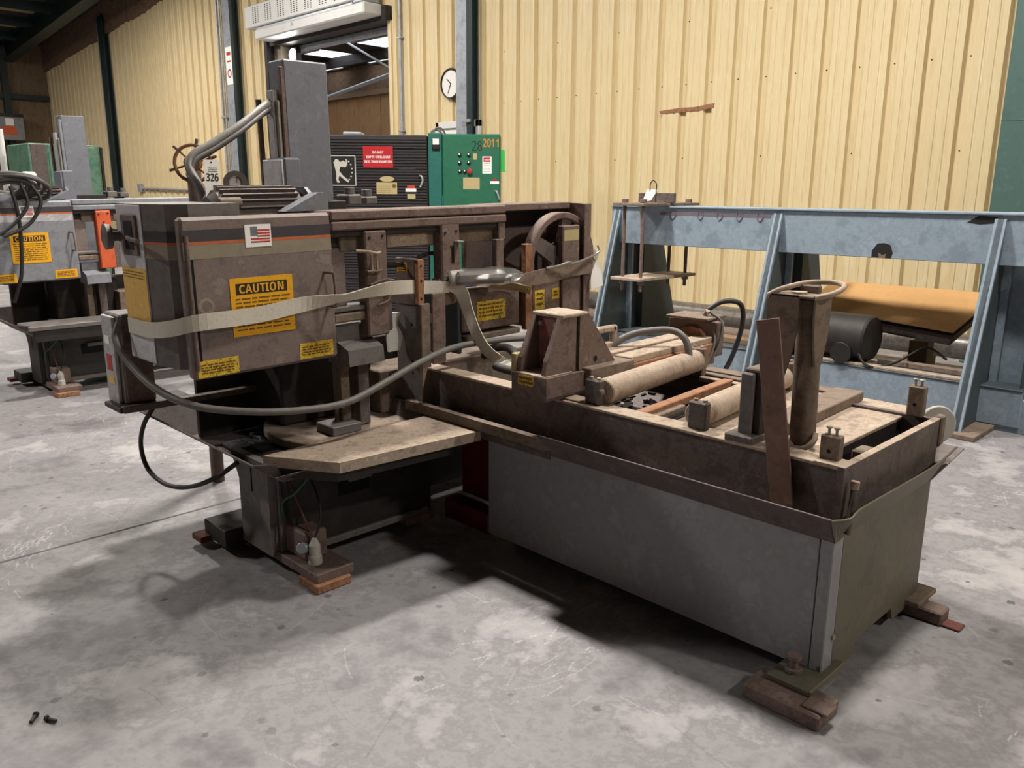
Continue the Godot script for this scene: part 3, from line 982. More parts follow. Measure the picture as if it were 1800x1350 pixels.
	b(t, "lower_carriage", "steel_black", -3.25, -2.85, 0.44, 0.72, -1.98, -1.55, 0.01)
	# ---- head
	XF = H
	var hp := [Vector2(-3.05, -1.08), Vector2(-2.82, -1.08), Vector2(-2.70, -1.105), Vector2(-2.645, -1.16), Vector2(-2.645, -1.336), Vector2(-3.05, -1.336)]
	prism(hp, 1, 0.77, 1.312)
	var hs := part(t, "wheel_housing", paint)
	b(hs, "rear_box", paint, -3.03, -2.646, 0.775, 1.165, -1.66, -1.336, 0.004)
	for q in [["stripe_dark", 1.19, 1.225], ["stripe_orange", 1.18, 1.19], ["band_beige", 1.135, 1.18]]:
		prism([Vector2(-2.82, -1.0788), Vector2(-2.6995, -1.1038), Vector2(-2.6438, -1.1595), Vector2(-2.6438, -1.2), Vector2(-2.66, -1.2), Vector2(-2.71, -1.13), Vector2(-2.82, -1.10)], 1, q[1], q[2])
		part(hs, "stripe", q[0])
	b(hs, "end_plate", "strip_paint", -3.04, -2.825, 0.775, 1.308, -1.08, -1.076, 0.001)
	b(hs, "slot_frame", "rust_brown", -2.985, -2.86, 1.14, 1.275, -1.076, -1.068, 0.002)
	b(hs, "slot", "pit", -2.958, -2.886, 1.16, 1.255, -1.068, -1.0665, 0.0)
	b(hs, "warning_label", "label_pale", -3.035, -2.828, 0.915, 1.098, -1.076, -1.0745, 0.0)
	lines(1.085, -3.025, -2.84, -1.0745, 3, 0.01, "z", 0.003)
	part(hs, "print", "ink_brown")
	lathe(Vector3(-3.02, 1.2, -1.10), Vector3(-0.1, 0, 1), [Vector2(0, 0), Vector2(0.018, 0), Vector2(0.018, 0.05), Vector2(0.042, 0.055), Vector2(0.045, 0.075), Vector2(0.03, 0.08), Vector2(0, 0.072)], 18)
	part(t, "tension_knob", "grey_dirty")
	tube([Vector3(-2.93, 1.2, -1.066), Vector3(-2.86, 1.198, -1.05), Vector3(-2.80, 1.195, -1.05)], 0.008, 8, 4)
	part(t, "pin", "rust_brown")
	b(t, "rear_cover", "grey_second", -3.16, -3.055, 0.80, 1.06, -1.30, -1.14, 0.008)
	# the door
	box(-2.645, -2.602, 0.745, 1.272, -1.66, -1.108, 0.01)
	var d := part(t, "door", door_m)
	b(d, "stripe", "stripe_dark", -2.6025, -2.6012, 1.195, 1.232, -1.655, -1.112, 0.0)
	b(d, "stripe", "stripe_orange", -2.6025, -2.6010, 1.185, 1.195, -1.655, -1.112, 0.0)
	b(d, "stripe", "band_beige" if first else "grey_worn", -2.6025, -2.6013, 1.14, 1.185, -1.655, -1.112, 0.0)
	tube([Vector3(-2.6, 0.78, -1.124), Vector3(-2.6, 1.215, -1.124)], 0.008, 8, 1)
	part(d, "hinge_rod", "rust_brown")
	b(d, "hinge_gap", "pit", -2.6028, -2.6015, 0.775, 1.22, -1.142, -1.133, 0.0)
	var x := -2.6013
	# flag sticker, faded
	b(d, "flag_sticker", "paper", -2.602, -2.5995, 1.168, 1.242, -1.42, -1.325, 0.0)
	for i in 5:
		box(-2.5995, -2.5988, 1.182 + i * 0.0095, 1.187 + i * 0.0095, -1.415, -1.345 - 0.012 * (0 if i < 2 else 2), 0.0)
	part(d, "flag_stripes", "ink_red")
	b(d, "flag_canton", "grey_column", -2.5995, -2.5988, 1.205, 1.235, -1.37, -1.345, 0.0)
	# large caution label
	var cl := b(d, "caution_label", "label_yellow", -2.602, -2.5995, 0.872, 1.068, -1.488, -1.256, 0.0)
	b(cl, "header", "ink", -2.5995, -2.5990, 1.012, 1.050, -1.466, -1.276, 0.0)
	text(cl, "CAUTION", 0.030, Vector3(-2.5986, 1.031, -1.371), "x", "label_yellow", 0.165)
	lines(1.0, -1.272, -1.474, -2.5995, 9, 0.013, "x", 0.005)
	part(cl, "print", "ink_brown")
	small_label(d, "label_dirty" if first else "label_yellow", 0.752, 0.808, -1.122, -1.266, -2.602, 4)
	small_label(d, "label_dirty" if first else "label_yellow", 0.758, 0.815, -1.50, -1.638, -2.602, 4)
	tube([Vector3(-2.605, 1.062, -1.618), Vector3(-2.565, 1.062, -1.622), Vector3(-2.56, 1.052, -1.632), Vector3(-2.56, 0.95, -1.636), Vector3(-2.565, 0.94, -1.63), Vector3(-2.605, 0.94, -1.626)], 0.0055, 8, 4)
	part(d, "handle", "dust_brown")
	if first:
		lathe(Vector3(-2.6022, 0.985, -1.172), Vector3.RIGHT, [Vector2(0.016, 0), Vector2(0.018, 0.0008), Vector2(0.026, 0.0008), Vector2(0.028, 0)], 20)
		part(d, "worn_ring", "band_beige")
	# drip cover under the door
	b(t, "under_cover", "steel_black", -2.98, -2.70, 0.73, 0.775, -1.62, -1.2, 0.01)
	# drive motor on top
	lathe(Vector3(-2.9, 1.268, -1.34), Vector3(0, 0, -1), [Vector2(0, 0), Vector2(0.06, 0), Vector2(0.085, 0.02), Vector2(0.085, 0.34), Vector2(0.07, 0.37), Vector2(0, 0.37)], 24)
	var mo := part(t, "drive_motor", "steel_dark")
	for i in 24:
		var a := TAU * i / 24.0
		obox(Vector3(-2.9 + cos(a) * 0.09, 1.268 + sin(a) * 0.09, -1.52), Vector3(0.022, 0.005, 0.30), Basis(Vector3.BACK, a), 0.0)
		part(mo, "cooling_fin", "steel_dark")
	cyl(Vector3(-2.80, 1.31, -1.338), Vector3(-2.80, 1.31, -1.42), 0.018, 12)
	part(mo, "terminal", "dust_brown")
	prism([Vector2(-2.99, 1.17), Vector2(-2.81, 1.17), Vector2(-2.80, 1.33), Vector2(-2.84, 1.36), Vector2(-2.96, 1.36)], 2, -1.70, -1.715)
	part(mo, "end_bell", "grey_column")
	prism([Vector2(-1.56, 1.275), Vector2(-1.74, 1.275), Vector2(-1.74, 1.34), Vector2(-1.70, 1.34)], 0, -2.80, -2.74)
	part(t, "gusset", "grey_column")
	# column, rail and brackets
	b(t, "column", "grey_column", -3.27, -3.15, 0.5, 1.86, -2.03 if first else -1.985, -1.825, 0.006)
	b(t, "column_corner", "rust_brown" if first else "grey_second", -3.168, -3.144, 0.5, 1.83, -1.826, -1.806, 0.004)
	b(t, "guide_rail", "grey_worn", -3.22, -3.172, 0.5, 1.74, -1.82, -1.78, 0.004)
	b(t, "guide_rail", "bare_steel", -3.171, -3.155, 0.5, 1.70, -1.806, -1.79, 0.003)
	b(t, "rack", "steel_dark", -3.235, -3.22, 1.0, 1.70, -1.82, -1.785, 0.0)
	tube([Vector3(-3.295, 1.0, -1.785), Vector3(-3.295, 1.71, -1.785)], 0.012, 10, 1)
	part(t, "stop_rod", "rust_brown")
	var sb := b(t, "slide_block", "grey_column", -3.26, -3.10, 1.25, 1.475, -1.85, -1.772, 0.008)
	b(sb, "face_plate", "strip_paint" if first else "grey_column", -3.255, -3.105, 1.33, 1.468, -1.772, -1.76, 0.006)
	b(t, "column_cap_gap", "steel_black", -3.4, -3.1, 1.26, 1.30, -2.06, -1.80)
	for q in [[-2.09, 0.05, 0.045], [-2.18, 0.045, 0.035]]:
		b(t, "valve", "grey_dirty", -3.2, -3.1, 1.28, 1.28 + q[2], q[0] - q[1], q[0] + 0.02, 0.006)
		cyl(Vector3(-3.15, 1.28 + q[2], q[0] - 0.02), Vector3(-3.15, 1.31 + q[2], q[0] - 0.02), 0.022, 10)
		part(t, "valve_cap", "grey_dirty")
	# top beam of the bow
	b(t, "upper_beam", brown, -2.76, -2.602, 1.243, 1.277, -2.54, -1.66, 0.005)
	b(t, "lower_beam", brown, -2.74, -2.600, 1.205, 1.238, -2.54, -1.66, 0.005)
	b(t, "beam_core", "steel_black", -2.74, -2.62, 1.18, 1.26, -2.54, -1.66)
	# guides
	b(t, "guide_bar", "dust_brown", -2.68, -2.645, 1.125, 1.185, -2.54, -1.72, 0.004)
	b(t, "guide_bar_plate", "dusty", -2.645, -2.638, 1.13, 1.18, -2.13, -1.93, 0.002)
	var arm_l := b(t, "guide_arm", brown if first else "orange_paint", -2.66, -2.60, 0.80, 1.20, -1.90, -1.80, 0.006)
	var arm_r := b(t, "guide_arm", brown if first else "orange_paint", -2.66, -2.60, 0.98, 1.213, -2.27, -2.17, 0.006)
	for am in [[arm_l, -1.85], [arm_r, -2.22]]:
		for q in [[0.03, 1.175], [-0.03, 1.18], [0.0, 1.12]]:
			bolt(Vector3(-2.60, q[1], am[1] + q[0]), Vector3.RIGHT, 0.006, 0.004)
			part(am[0], "bolt", "steel_black")
	prism([Vector2(-2.16, 0.99), Vector2(-2.28, 0.98), Vector2(-2.30, 0.92), Vector2(-2.24, 0.88), Vector2(-2.18, 0.88)], 0, -2.655, -2.612)
	part(t, "arm_foot", brown)
	if first:
		# small clamp screws on the left arm
		tube([Vector3(-2.595, 1.13, -1.755), Vector3(-2.575, 1.125, -1.80), Vector3(-2.57, 1.118, -1.83), Vector3(-2.575, 1.122, -1.85)], 0.006, 8, 4)
		part(arm_l, "clamp_lever", "dusty")
		for q in [-1.815, -1.838]:
			tube([Vector3(-2.585, 1.115, q), Vector3(-2.585, 1.045, q - 0.002)], 0.005, 8, 1)
			part(arm_l, "clamp_rod", "dusty")
		b(arm_l, "clamp_bar", "dust_brown", -2.60, -2.575, 1.048, 1.056, -1.86, -1.79)
		tube([Vector3(-2.59, 1.0, -1.81), Vector3(-2.59, 1.012, -1.86), Vector3(-2.585, 1.01, -1.895), Vector3(-2.585, 0.94, -1.89), Vector3(-2.59, 0.92, -1.84)], 0.004, 8, 4)
		part(arm_l, "wire", "dust_brown")
		b(arm_l, "lower_bracket", "rust_brown", -2.66, -2.61, 0.92, 1.01, -1.94, -1.90)
		b(arm_r, "stop_pin", "galv", -2.60, -2.57, 1.135, 1.142, -2.265, -2.235)
		b(arm_r, "slot", "pit", -2.6005, -2.5985, 1.05, 1.12, -2.235, -2.222, 0.0)
	tube([Vector3(-2.68, 1.07, -1.9), Vector3(-2.68, 1.055, -1.97), Vector3(-2.68, 1.06, -2.05), Vector3(-2.68, 1.085, -2.14), Vector3(-2.68, 1.09, -2.2)], 0.009, 8)
	part(t, "coolant_hose", "rubber_black")
	# blade and its guard
	b(t, "blade", "bare_steel", -2.735, -2.733, 0.79, 0.83, -2.9, -1.2, 0.0)
	b(t, "blade_guard", "door_paint", -2.70, -2.652, 0.90, 1.14, -1.745, -1.662, 0.006)
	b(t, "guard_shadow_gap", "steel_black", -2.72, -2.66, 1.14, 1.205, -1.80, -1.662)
	b(t, "drip_bar", "grey_dirty", -2.70, -2.62, 0.905, 0.925, -1.82, -1.662, 0.004)
	b(t, "drip_bar", "dust_brown", -2.71, -2.62, 0.865, 0.90, -1.83, -1.662, 0.006)
	b(t, "guide_plate", "steel_dark", -2.72, -2.66, 0.80, 0.98, -1.96, -1.86, 0.006)
	# sloped guide cover
	prism([Vector2(-2.72, 0.845), Vector2(-2.655, 0.845), Vector2(-2.650, 0.79), Vector2(-2.575, 0.765), Vector2(-2.57, 0.705), Vector2(-2.72, 0.705)], 2, -1.685, -1.845)
	part(t, "guide_cover", "grey_dirty" if first else "grey_second")
	b(t, "support_post", "dust_brown", -2.72, -2.66, 0.44, 0.72, -1.74, -1.70)
	b(t, "support_post", "steel_dark", -2.74, -2.66, 0.44, 0.72, -1.83, -1.78)
	# idler wheel housing at the far end
	b(t, "back_plate", "door_paint" if first else "grey_second", -2.86, -2.84, 0.74, 1.16, -3.07, -2.5, 0.003)
	b(t, "back_plate", "stripe_dark", -2.86, -2.84, 1.16, 1.262, -3.07, -2.5, 0.003)
	b(t, "top_flange", brown, -2.86, -2.70, 1.246, 1.278, -3.07, -2.548, 0.004)
	prism([Vector2(-2.86, 0.70), Vector2(-2.59, 0.70), Vector2(-2.585, 1.27), Vector2(-2.86, 1.278)], 2, -3.085, -3.062)
	part(t, "end_plate", brown)
	if first:
		tube([Vector3(-2.585, 1.03, -3.088), Vector3(-2.58, 1.0, -3.11), Vector3(-2.575, 0.965, -3.125)], 0.004, 6)
		part(t, "lever", "bare_steel")
		lathe(Vector3(-2.575, 0.935, -3.127), Vector3.UP, [Vector2(0, 0), Vector2(0.012, 0.004), Vector2(0.017, 0.017), Vector2(0.012, 0.03), Vector2(0, 0.034)], 12)
		part(t, "lever_knob", "black")
	b(t, "end_lip", brown, -2.60, -2.583, 0.70, 1.272, -3.08, -3.035, 0.003)
	var wy := 1.01; var wz := -2.925
	lathe(Vector3(-2.672, wy, wz), Vector3.RIGHT, [Vector2(0.192, 0.0), Vector2(0.222, 0.0), Vector2(0.226, 0.004), Vector2(0.226, 0.052), Vector2(0.222, 0.056), Vector2(0.2, 0.056), Vector2(0.192, 0.046), Vector2(0.192, 0.0)], 48)
	var wh := part(t, "idler_wheel", "rust_brown")
	lathe(Vector3(-2.662, wy, wz), Vector3.RIGHT, [Vector2(0, 0), Vector2(0.09, 0.0), Vector2(0.088, 0.03), Vector2(0.05, 0.036), Vector2(0.048, 0.05), Vector2(0.03, 0.056), Vector2(0.03, 0.075), Vector2(0, 0.075)], 24)
	part(wh, "hub", "steel_dark")
	for i in 5:
		var a := TAU * i / 5.0 + 0.5
		var u := Vector3(0, sin(a), cos(a))
		var w := Vector3(0, cos(a), -sin(a))
		var c0 := Vector3(-2.645, wy, wz)
		hexa([c0 + u * 0.04 - w * 0.045, c0 + u * 0.04 + w * 0.045, c0 + u * 0.197 + w * 0.036, c0 + u * 0.197 - w * 0.036, c0 + u * 0.04 - w * 0.04 + Vector3(0.022, 0, 0), c0 + u * 0.04 + w * 0.04 + Vector3(0.022, 0, 0), c0 + u * 0.197 + w * 0.032 + Vector3(0.018, 0, 0), c0 + u * 0.197 - w * 0.032 + Vector3(0.018, 0, 0)])
		part(wh, "spoke", "steel_dark")
	if first:
		b(t, "cover_strip", brown, -2.63, -2.60, 0.985, 1.135, -2.52, -2.475, 0.003)
		b(t, "cover_strip", "rust_orange", -2.62, -2.59, 0.72, 1.105, -2.69, -2.645, 0.003)
		var ps := b(t, "tension_plate", brown, -2.62, -2.585, 0.70, 1.175, -3.005, -2.885, 0.004)
		b(ps, "bare_patch", "label_cream", -2.5855, -2.584, 1.105, 1.155, -2.995, -2.895, 0.0)
		b(t, "beam_end_bracket", "rust_brown", -2.66, -2.61, 1.13, 1.205, -2.54, -2.50)
		# lower guards
		b(t, "lower_guard", "rust_brown", -2.80, -2.605, 0.75, 0.935, -2.62, -2.28, 0.006)
		b(t, "guard_end", "blue_dark", -3.0, -2.62, 0.66, 0.95, -2.285, -2.265, 0.003)
		small_label(t, "label_dirty", 0.79, 0.875, -2.36, -2.53, -2.605, 4)
		b(t, "lower_guard", "rust_brown", -2.80, -2.602, 0.72, 0.95, -3.04, -2.70, 0.006)
		small_label(t, "label_dirty", 0.80, 0.89, -2.715, -2.78, -2.602, 3)
		small_label(t, "label_dirty", 0.84, 0.89, -2.83, -2.88, -2.602, 2)
		b(t, "guard_strip", "dust_brown", -2.68, -2.60, 0.71, 0.735, -2.62, -2.3, 0.004)
	XF = Transform3D.IDENTITY
	if not first:
		return
	# control box hung on the near side
	var cb := b(t, "control_box", "grey_dirty", -3.25, -3.10, 0.57, 0.905, -1.17, -1.06, 0.006)
	b(cb, "cover", "grey_worn", -3.245, -3.135, 0.56, 0.895, -1.06, -1.046, 0.003)
	b(cb, "sticker", "paper", -3.22, -3.175, 0.79, 0.82, -1.046, -1.0445, 0.0)
	b(cb, "sticker", "label_pale", -3.22, -3.16, 0.64, 0.67, -1.046, -1.0445, 0.0)
	b(cb, "sticker", "ink_red", -3.22, -3.17, 0.69, 0.75, -1.046, -1.0448, 0.0)
	b(cb, "side_panel", "rust_brown", -3.10, -3.095, 0.58, 0.895, -1.165, -1.065, 0.001)
	b(cb, "bracket", "steel_black", -3.22, -3.06, 0.55, 0.57, -1.30, -1.02)
	b(cb, "hanger_bar", "steel_dark", -3.08, -3.05, 0.55, 0.575, -1.80, -1.03)
	XF = Transform3D.IDENTITY

# ==================================================================== feed conveyor with its vise
func conveyor() -> void:
	var t := thing("feed_conveyor", "low grey bar feed conveyor with a dark steel bed, rollers and red vise jaw", "conveyor", Vector3(-1.5, 0, -2.4))
	# base cabinet
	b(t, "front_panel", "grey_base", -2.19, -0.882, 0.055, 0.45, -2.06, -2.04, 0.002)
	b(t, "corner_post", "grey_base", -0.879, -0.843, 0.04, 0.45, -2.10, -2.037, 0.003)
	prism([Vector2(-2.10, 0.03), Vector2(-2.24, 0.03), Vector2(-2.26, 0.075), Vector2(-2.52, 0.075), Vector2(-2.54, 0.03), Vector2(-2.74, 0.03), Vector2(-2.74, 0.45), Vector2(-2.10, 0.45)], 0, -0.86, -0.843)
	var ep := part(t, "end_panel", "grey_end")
	bolt(Vector3(-0.843, 0.15, -2.09), Vector3.RIGHT, 0.008, 0.006)
	part(ep, "bolt", "dusty")
	b(t, "back_panel", "grey_base", -2.19, -0.86, 0.055, 0.45, -2.74, -2.72, 0.002)
	b(t, "inner_end", "red_paint", -2.20, -2.18, 0.05, 0.46, -2.72, -2.06, 0.002)
	b(t, "side_box", "red_paint", -2.46, -2.2, 0.04, 0.125, -2.12, -2.045, 0.004)
	b(t, "end_cabinet", "red_paint", -2.46, -2.2, 0.125, 0.44, -2.70, -2.14, 0.004)
	b(t, "sole_angle", "grey_end", -0.95, -0.82, 0.045, 0.062, -2.14, -1.93, 0.003)
	b(t, "sole_angle", "dust_brown", -0.92, -0.80, 0.045, 0.062, -2.80, -2.64, 0.003)
	cyl(Vector3(-0.90, 0.06, -1.99), Vector3(-0.90, 0.11, -1.99), 0.012, 8)
	bolt(Vector3(-0.90, 0.10, -1.99), Vector3.UP, 0.02, 0.014)
	cyl(Vector3(-0.90, 0.062, -1.99), Vector3(-0.90, 0.075, -1.99), 0.024, 6)
	part(t, "levelling_screw", "rust_brown")
	b(t, "levelling_block", "rust_brown", -0.985, -0.765, 0.0, 0.044, -1.985, -1.865, 0.005)
	b(t, "levelling_block", "rust_brown", -0.82, -0.75, 0.044, 0.052, -1.94, -1.88, 0.003)
	b(t, "levelling_block", "rust_brown", -0.92, -0.735, 0.0, 0.044, -2.735, -2.66, 0.005)
	b(t, "foot_tab", "rust_red", -0.735, -0.68, 0.0, 0.008, -2.72, -2.665, 0.002)
	b(t, "levelling_block", "rust_brown", -2.15, -2.0, 0.0, 0.05, -2.3, -2.15, 0.005)
	b(t, "levelling_block", "rust_brown", -2.15, -2.0, 0.0, 0.05, -2.72, -2.58, 0.005)
	# flared chip tray
	hexa([Vector3(-1.86, 0.445, -2.038), Vector3(-0.84, 0.445, -2.038), Vector3(-0.825, 0.535, -1.962), Vector3(-1.86, 0.535, -1.962), Vector3(-1.86, 0.447, -2.043), Vector3(-0.84, 0.447, -2.043), Vector3(-0.828, 0.537, -1.967), Vector3(-1.86, 0.537, -1.967)])
	tube([Vector3(-1.86, 0.536, -1.964), Vector3(-0.825, 0.536, -1.964)], 0.0035, 6, 1)
	var tr := part(t, "chip_tray", "steel_dark")
	var bo := [Vector3(-0.84, 0.445, -2.038), Vector3(-0.842, 0.445, -2.08), Vector3(-0.842, 0.45, -2.12), Vector3(-0.842, 0.45, -2.3), Vector3(-0.842, 0.45, -2.55), Vector3(-0.842, 0.455, -2.74), Vector3(-0.842, 0.49, -2.80)]
	var to := [Vector3(-0.825, 0.535, -1.962), Vector3(-0.80, 0.533, -2.02), Vector3(-0.795, 0.548, -2.065), Vector3(-0.795, 0.545, -2.25), Vector3(-0.80, 0.535, -2.55), Vector3(-0.80, 0.54, -2.70), Vector3(-0.805, 0.55, -2.83)]
	var bs := spline(bo, 4)
	var ts := spline(to, 4)
	for i in bs.size() - 1:
		var th := Vector3(-0.004, 0, 0)
		hexa([bs[i], bs[i + 1], ts[i + 1], ts[i], bs[i] + th, bs[i + 1] + th, ts[i + 1] + th, ts[i] + th])
	tube(ts, 0.0035, 6, 1)
	part(tr, "end_flange", "grey_end")
	hexa([Vector3(-2.2, 0.45, -2.74), Vector3(-0.84, 0.45, -2.74), Vector3(-0.80, 0.53, -2.90), Vector3(-2.2, 0.53, -2.90), Vector3(-2.2, 0.453, -2.735), Vector3(-0.84, 0.453, -2.735), Vector3(-0.80, 0.533, -2.895), Vector3(-2.2, 0.533, -2.895)])
	part(tr, "back_flange", "steel_dark")
	b(tr, "floor", "steel_black", -2.6, -0.85, 0.44, 0.45, -2.74, -2.04, 0.0)
	cyl(Vector3(-0.822, 0.47, -2.065), Vector3(-0.822, 0.60, -2.08), 0.009, 10)
	part(tr, "drain_pin", "steel_dark")
	cyl(Vector3(-0.822, 0.592, -2.079), Vector3(-0.822, 0.615, -2.083), 0.012, 10)
	part(tr, "drain_cap", "dusty")
	# bed frame: channel sections
	b(t, "bed_web", "steel_dark", -2.625, -0.86, 0.487, 0.645, -2.085, -2.075, 0.001)
	b(t, "bed_flange", "dusty", -2.63, -0.86, 0.640, 0.650, -2.135, -2.058, 0.002)
	b(t, "bed_flange", "steel_dark", -2.63, -0.86, 0.478, 0.492, -2.135, -2.055, 0.003)
	prism([Vector2(-2.63, 0.478), Vector2(-2.585, 0.478), Vector2(-2.60, 0.50), Vector2(-2.605, 0.53), Vector2(-2.605, 0.65), Vector2(-2.63, 0.65)], 2, -2.055, -2.085)
	part(t, "bed_fillet", "grey_dirty")
	b(t, "bed_end", "steel_dark", -0.862, -0.843, 0.478, 0.65, -2.755, -2.055, 0.002)
	b(t, "bed_end_edge", "dusty", -0.864, -0.841, 0.65, 0.653, -2.757, -2.053, 0.001)
	b(t, "bed_corner", "dusty", -0.93, -0.862, 0.6485, 0.652, -2.12, -2.058, 0.001)
	b(t, "bed_rear", "steel_dark", -1.16, -0.86, 0.478, 0.65, -2.765, -2.745, 0.002)
	b(t, "bed_rear", "dust_brown", -2.63, -1.16, 0.478, 0.65, -2.93, -2.91, 0.002)
	b(t, "bed_rear_flange", "dust_brown", -2.63, -1.16, 0.640, 0.65, -2.93, -2.86, 0.002)
	b(t, "bed_left_end", "dust_brown", -2.63, -2.61, 0.478, 0.65, -2.93, -2.135, 0.002)
	for x in [-2.2, -1.64, -1.3]:
		b(t, "cross_member", "steel_black", x - 0.03, x + 0.03, 0.45, 0.56, -2.91, -2.085)
	b(t, "inner_floor", "chip_floor", -2.6, -0.87, 0.452, 0.462, -2.88, -2.09, 0.0)
	var rng := RandomNumberGenerator.new()
	rng.seed = 21
	for i in 420:
		obox(Vector3(rng.randf_range(-2.55, -1.25), 0.47 + rng.randf() * 0.05, rng.randf_range(-2.85, -2.12)), Vector3(rng.randf_range(0.01, 0.06), 0.006, rng.randf_range(0.008, 0.03)), Basis(Vector3(rng.randf(), 2, rng.randf()).normalized(), rng.randf() * TAU), 0.0)
	part(t, "metal_chips", "chips").set_meta("kind", "stuff")
	# loose-looking cross bars between the rollers
	var skew := Basis(Vector3.UP, 0.09)
	obox(Vector3(-1.60, 0.630, -2.44), Vector3(0.04, 0.028, 0.72), skew, 0.003)
	part(t, "cross_bar", "rust_orange")
	obox(Vector3(-1.575, 0.618, -2.26), Vector3(0.07, 0.02, 0.25), skew, 0.003)
	part(t, "cross_bar", "dust_brown")
	obox(Vector3(-1.48, 0.60, -2.30), Vector3(0.05, 0.02, 0.4), skew, 0.003)
	part(t, "cross_bar", "dust_brown")
	obox(Vector3(-1.66, 0.585, -2.35), Vector3(0.03, 0.02, 0.5), skew, 0.003)
	part(t, "cross_bar", "steel_dark")
	obox(Vector3(-1.58, 0.625, -2.80), Vector3(0.36, 0.02, 0.03), Basis.IDENTITY, 0.003)
	part(t, "cross_bar", "dusty")
	obox(Vector3(-1.62, 0.633, -2.87), Vector3(0.42, 0.02, 0.09), Basis.IDENTITY, 0.003)
	part(t, "cross_bar", "dust_brown")
	b(t, "deck_plate", "dusty", -1.40, -1.20, 0.628, 0.640, -2.90, -2.09, 0.002)
	b(t, "deck_plate", "dusty", -1.19, -0.955, 0.628, 0.640, -2.90, -2.09, 0.002)
	b(t, "deck_edge", "steel_black", -0.965, -0.956, 0.50, 0.628, -2.74, -2.09, 0.0)
	b(t, "stub_block", "dust_brown", -0.93, -0.89, 0.60, 0.63, -2.37, -2.30, 0.005)
	cyl(Vector3(-0.864, 0.60, -2.55), Vector3(-0.875, 0.60, -2.55), 0.012, 10)
	part(t, "end_stud", "dusty")
	# rollers in their bearing blocks
	var ra := [[Vector3(-1.705, 0.692, -2.115), Vector3(-1.79, 0.692, -2.80), 0.045, -1.727], [Vector3(-1.335, 0.685, -2.115), Vector3(-1.41, 0.685, -2.80), 0.042, -1.315]]
	for r in ra:
		cyl(r[0], r[1], r[2], 28, 0.004)
		var ro := part(t, "roller", "dusty")
		var d: Vector3 = (r[1] - r[0]).normalized()
		cyl(r[0] - d * 0.03, r[1] + d * 0.03, 0.015, 12)
		part(ro, "axle", "steel_dark")
		var near := b(t, "bearing_block", "steel_dark", r[3] - 0.034, r[3] + 0.03, 0.65, 0.736, -2.115, -2.085, 0.005)
		var far: Vector3 = r[1]
		var fb := b(t, "bearing_block", "dust_brown", far.x - 0.035, far.x + 0.035, 0.63, 0.745, far.z - 0.035, far.z - 0.003, 0.005)
		for q in [-0.016, 0.016]:
			bolt(Vector3(r[3] + q, 0.735, -2.10), Vector3.UP, 0.008, 0.008)
			part(near, "bolt", "dusty")
		for q in [-0.016, 0.016]:
			bolt(Vector3(far.x + q, 0.744, far.z - 0.02), Vector3.UP, 0.008, 0.008)
			part(fb, "bolt", "dusty")
	for q in [[-0.933, -0.880, 0.65, 0.718, -2.128, -2.094], [-0.937, -0.887, 0.652, 0.752, -2.75, -2.715]]:
		var pb := b(t, "corner_block", "dust_brown", q[0], q[1], q[2], q[3], q[4], q[5], 0.004)
		for s in [0.3, 0.7]:
			var bx: float = lerp(q[0], q[1], s)
			cyl(Vector3(bx, q[3], (q[4] + q[5]) / 2), Vector3(bx, q[3] + 0.016, (q[4] + q[5]) / 2), 0.004, 8)
			cyl(Vector3(bx, q[3] + 0.016, (q[4] + q[5]) / 2), Vector3(bx, q[3] + 0.022, (q[4] + q[5]) / 2), 0.009, 10)
			part(pb, "bolt", "bare_steel")
		cyl(Vector3((q[0] + q[1]) / 2, (q[2] + q[3]) / 2 - 0.01, q[5]), Vector3((q[0] + q[1]) / 2, (q[2] + q[3]) / 2 - 0.01, q[5] + 0.001), 0.006, 10)
		part(pb, "hole", "pit")
	# side post
	b(t, "side_post", "grey_dirty", -1.178, -1.138, 0.65, 0.85, -2.165, -2.085, 0.004)
	b(t, "side_post_foot", "steel_dark", -1.205, -1.115, 0.64, 0.672, -2.17, -2.06, 0.004)
	b(t, "side_post_cap", "dust_brown", -1.175, -1.12, 0.85, 0.862, -2.22, -2.10, 0.004)
	b(t, "side_post_web", "steel_black", -1.138, -1.118, 0.655, 0.85, -2.22, -2.10, 0.003)
	# vertical guide roller with its strap bracket and loop
	cyl(Vector3(-1.035, 0.645, -2.205), Vector3(-1.045, 1.064, -2.205), 0.036, 24, 0.004)
	var vr := part(t, "guide_roller", "dust_brown")
	prism([Vector2(-1.148, 1.05), Vector2(-1.145, 1.068), Vector2(-1.137, 1.076), Vector2(-1.055, 1.076), Vector2(-1.052, 0.99), Vector2(-1.066, 0.90), Vector2(-1.082, 0.84), Vector2(-1.072, 0.68), Vector2(-1.05, 0.645), Vector2(-1.058, 0.64), Vector2(-1.08, 0.67), Vector2(-1.095, 0.84), Vector2(-1.13, 0.92), Vector2(-1.145, 0.98)], 2, -2.150, -2.156)
	part(vr, "bracket", "dust_brown")
	b(vr, "bracket_top", "dust_brown", -1.14, -1.01, 1.068, 1.076, -2.25, -2.15, 0.003)
	prism([Vector2(-2.152, 1.068), Vector2(-2.25, 1.068), Vector2(-2.245, 0.96), Vector2(-2.22, 0.88), Vector2(-2.18, 0.88), Vector2(-2.155, 0.98)], 0, -1.012, -1.006)
	part(vr, "bracket_side", "dust_brown")
	b(vr, "bracket_key", "dust_brown", -1.09, -1.035, 1.076, 1.098, -2.245, -2.225, 0.003)
	lathe(Vector3(-1.075, 1.076, -2.19), Vector3.UP, [Vector2(0.022, 0), Vector2(0.022, 0.006), Vector2(0, 0.008)], 16)
	part(vr, "bracket_bolt", "dusty")
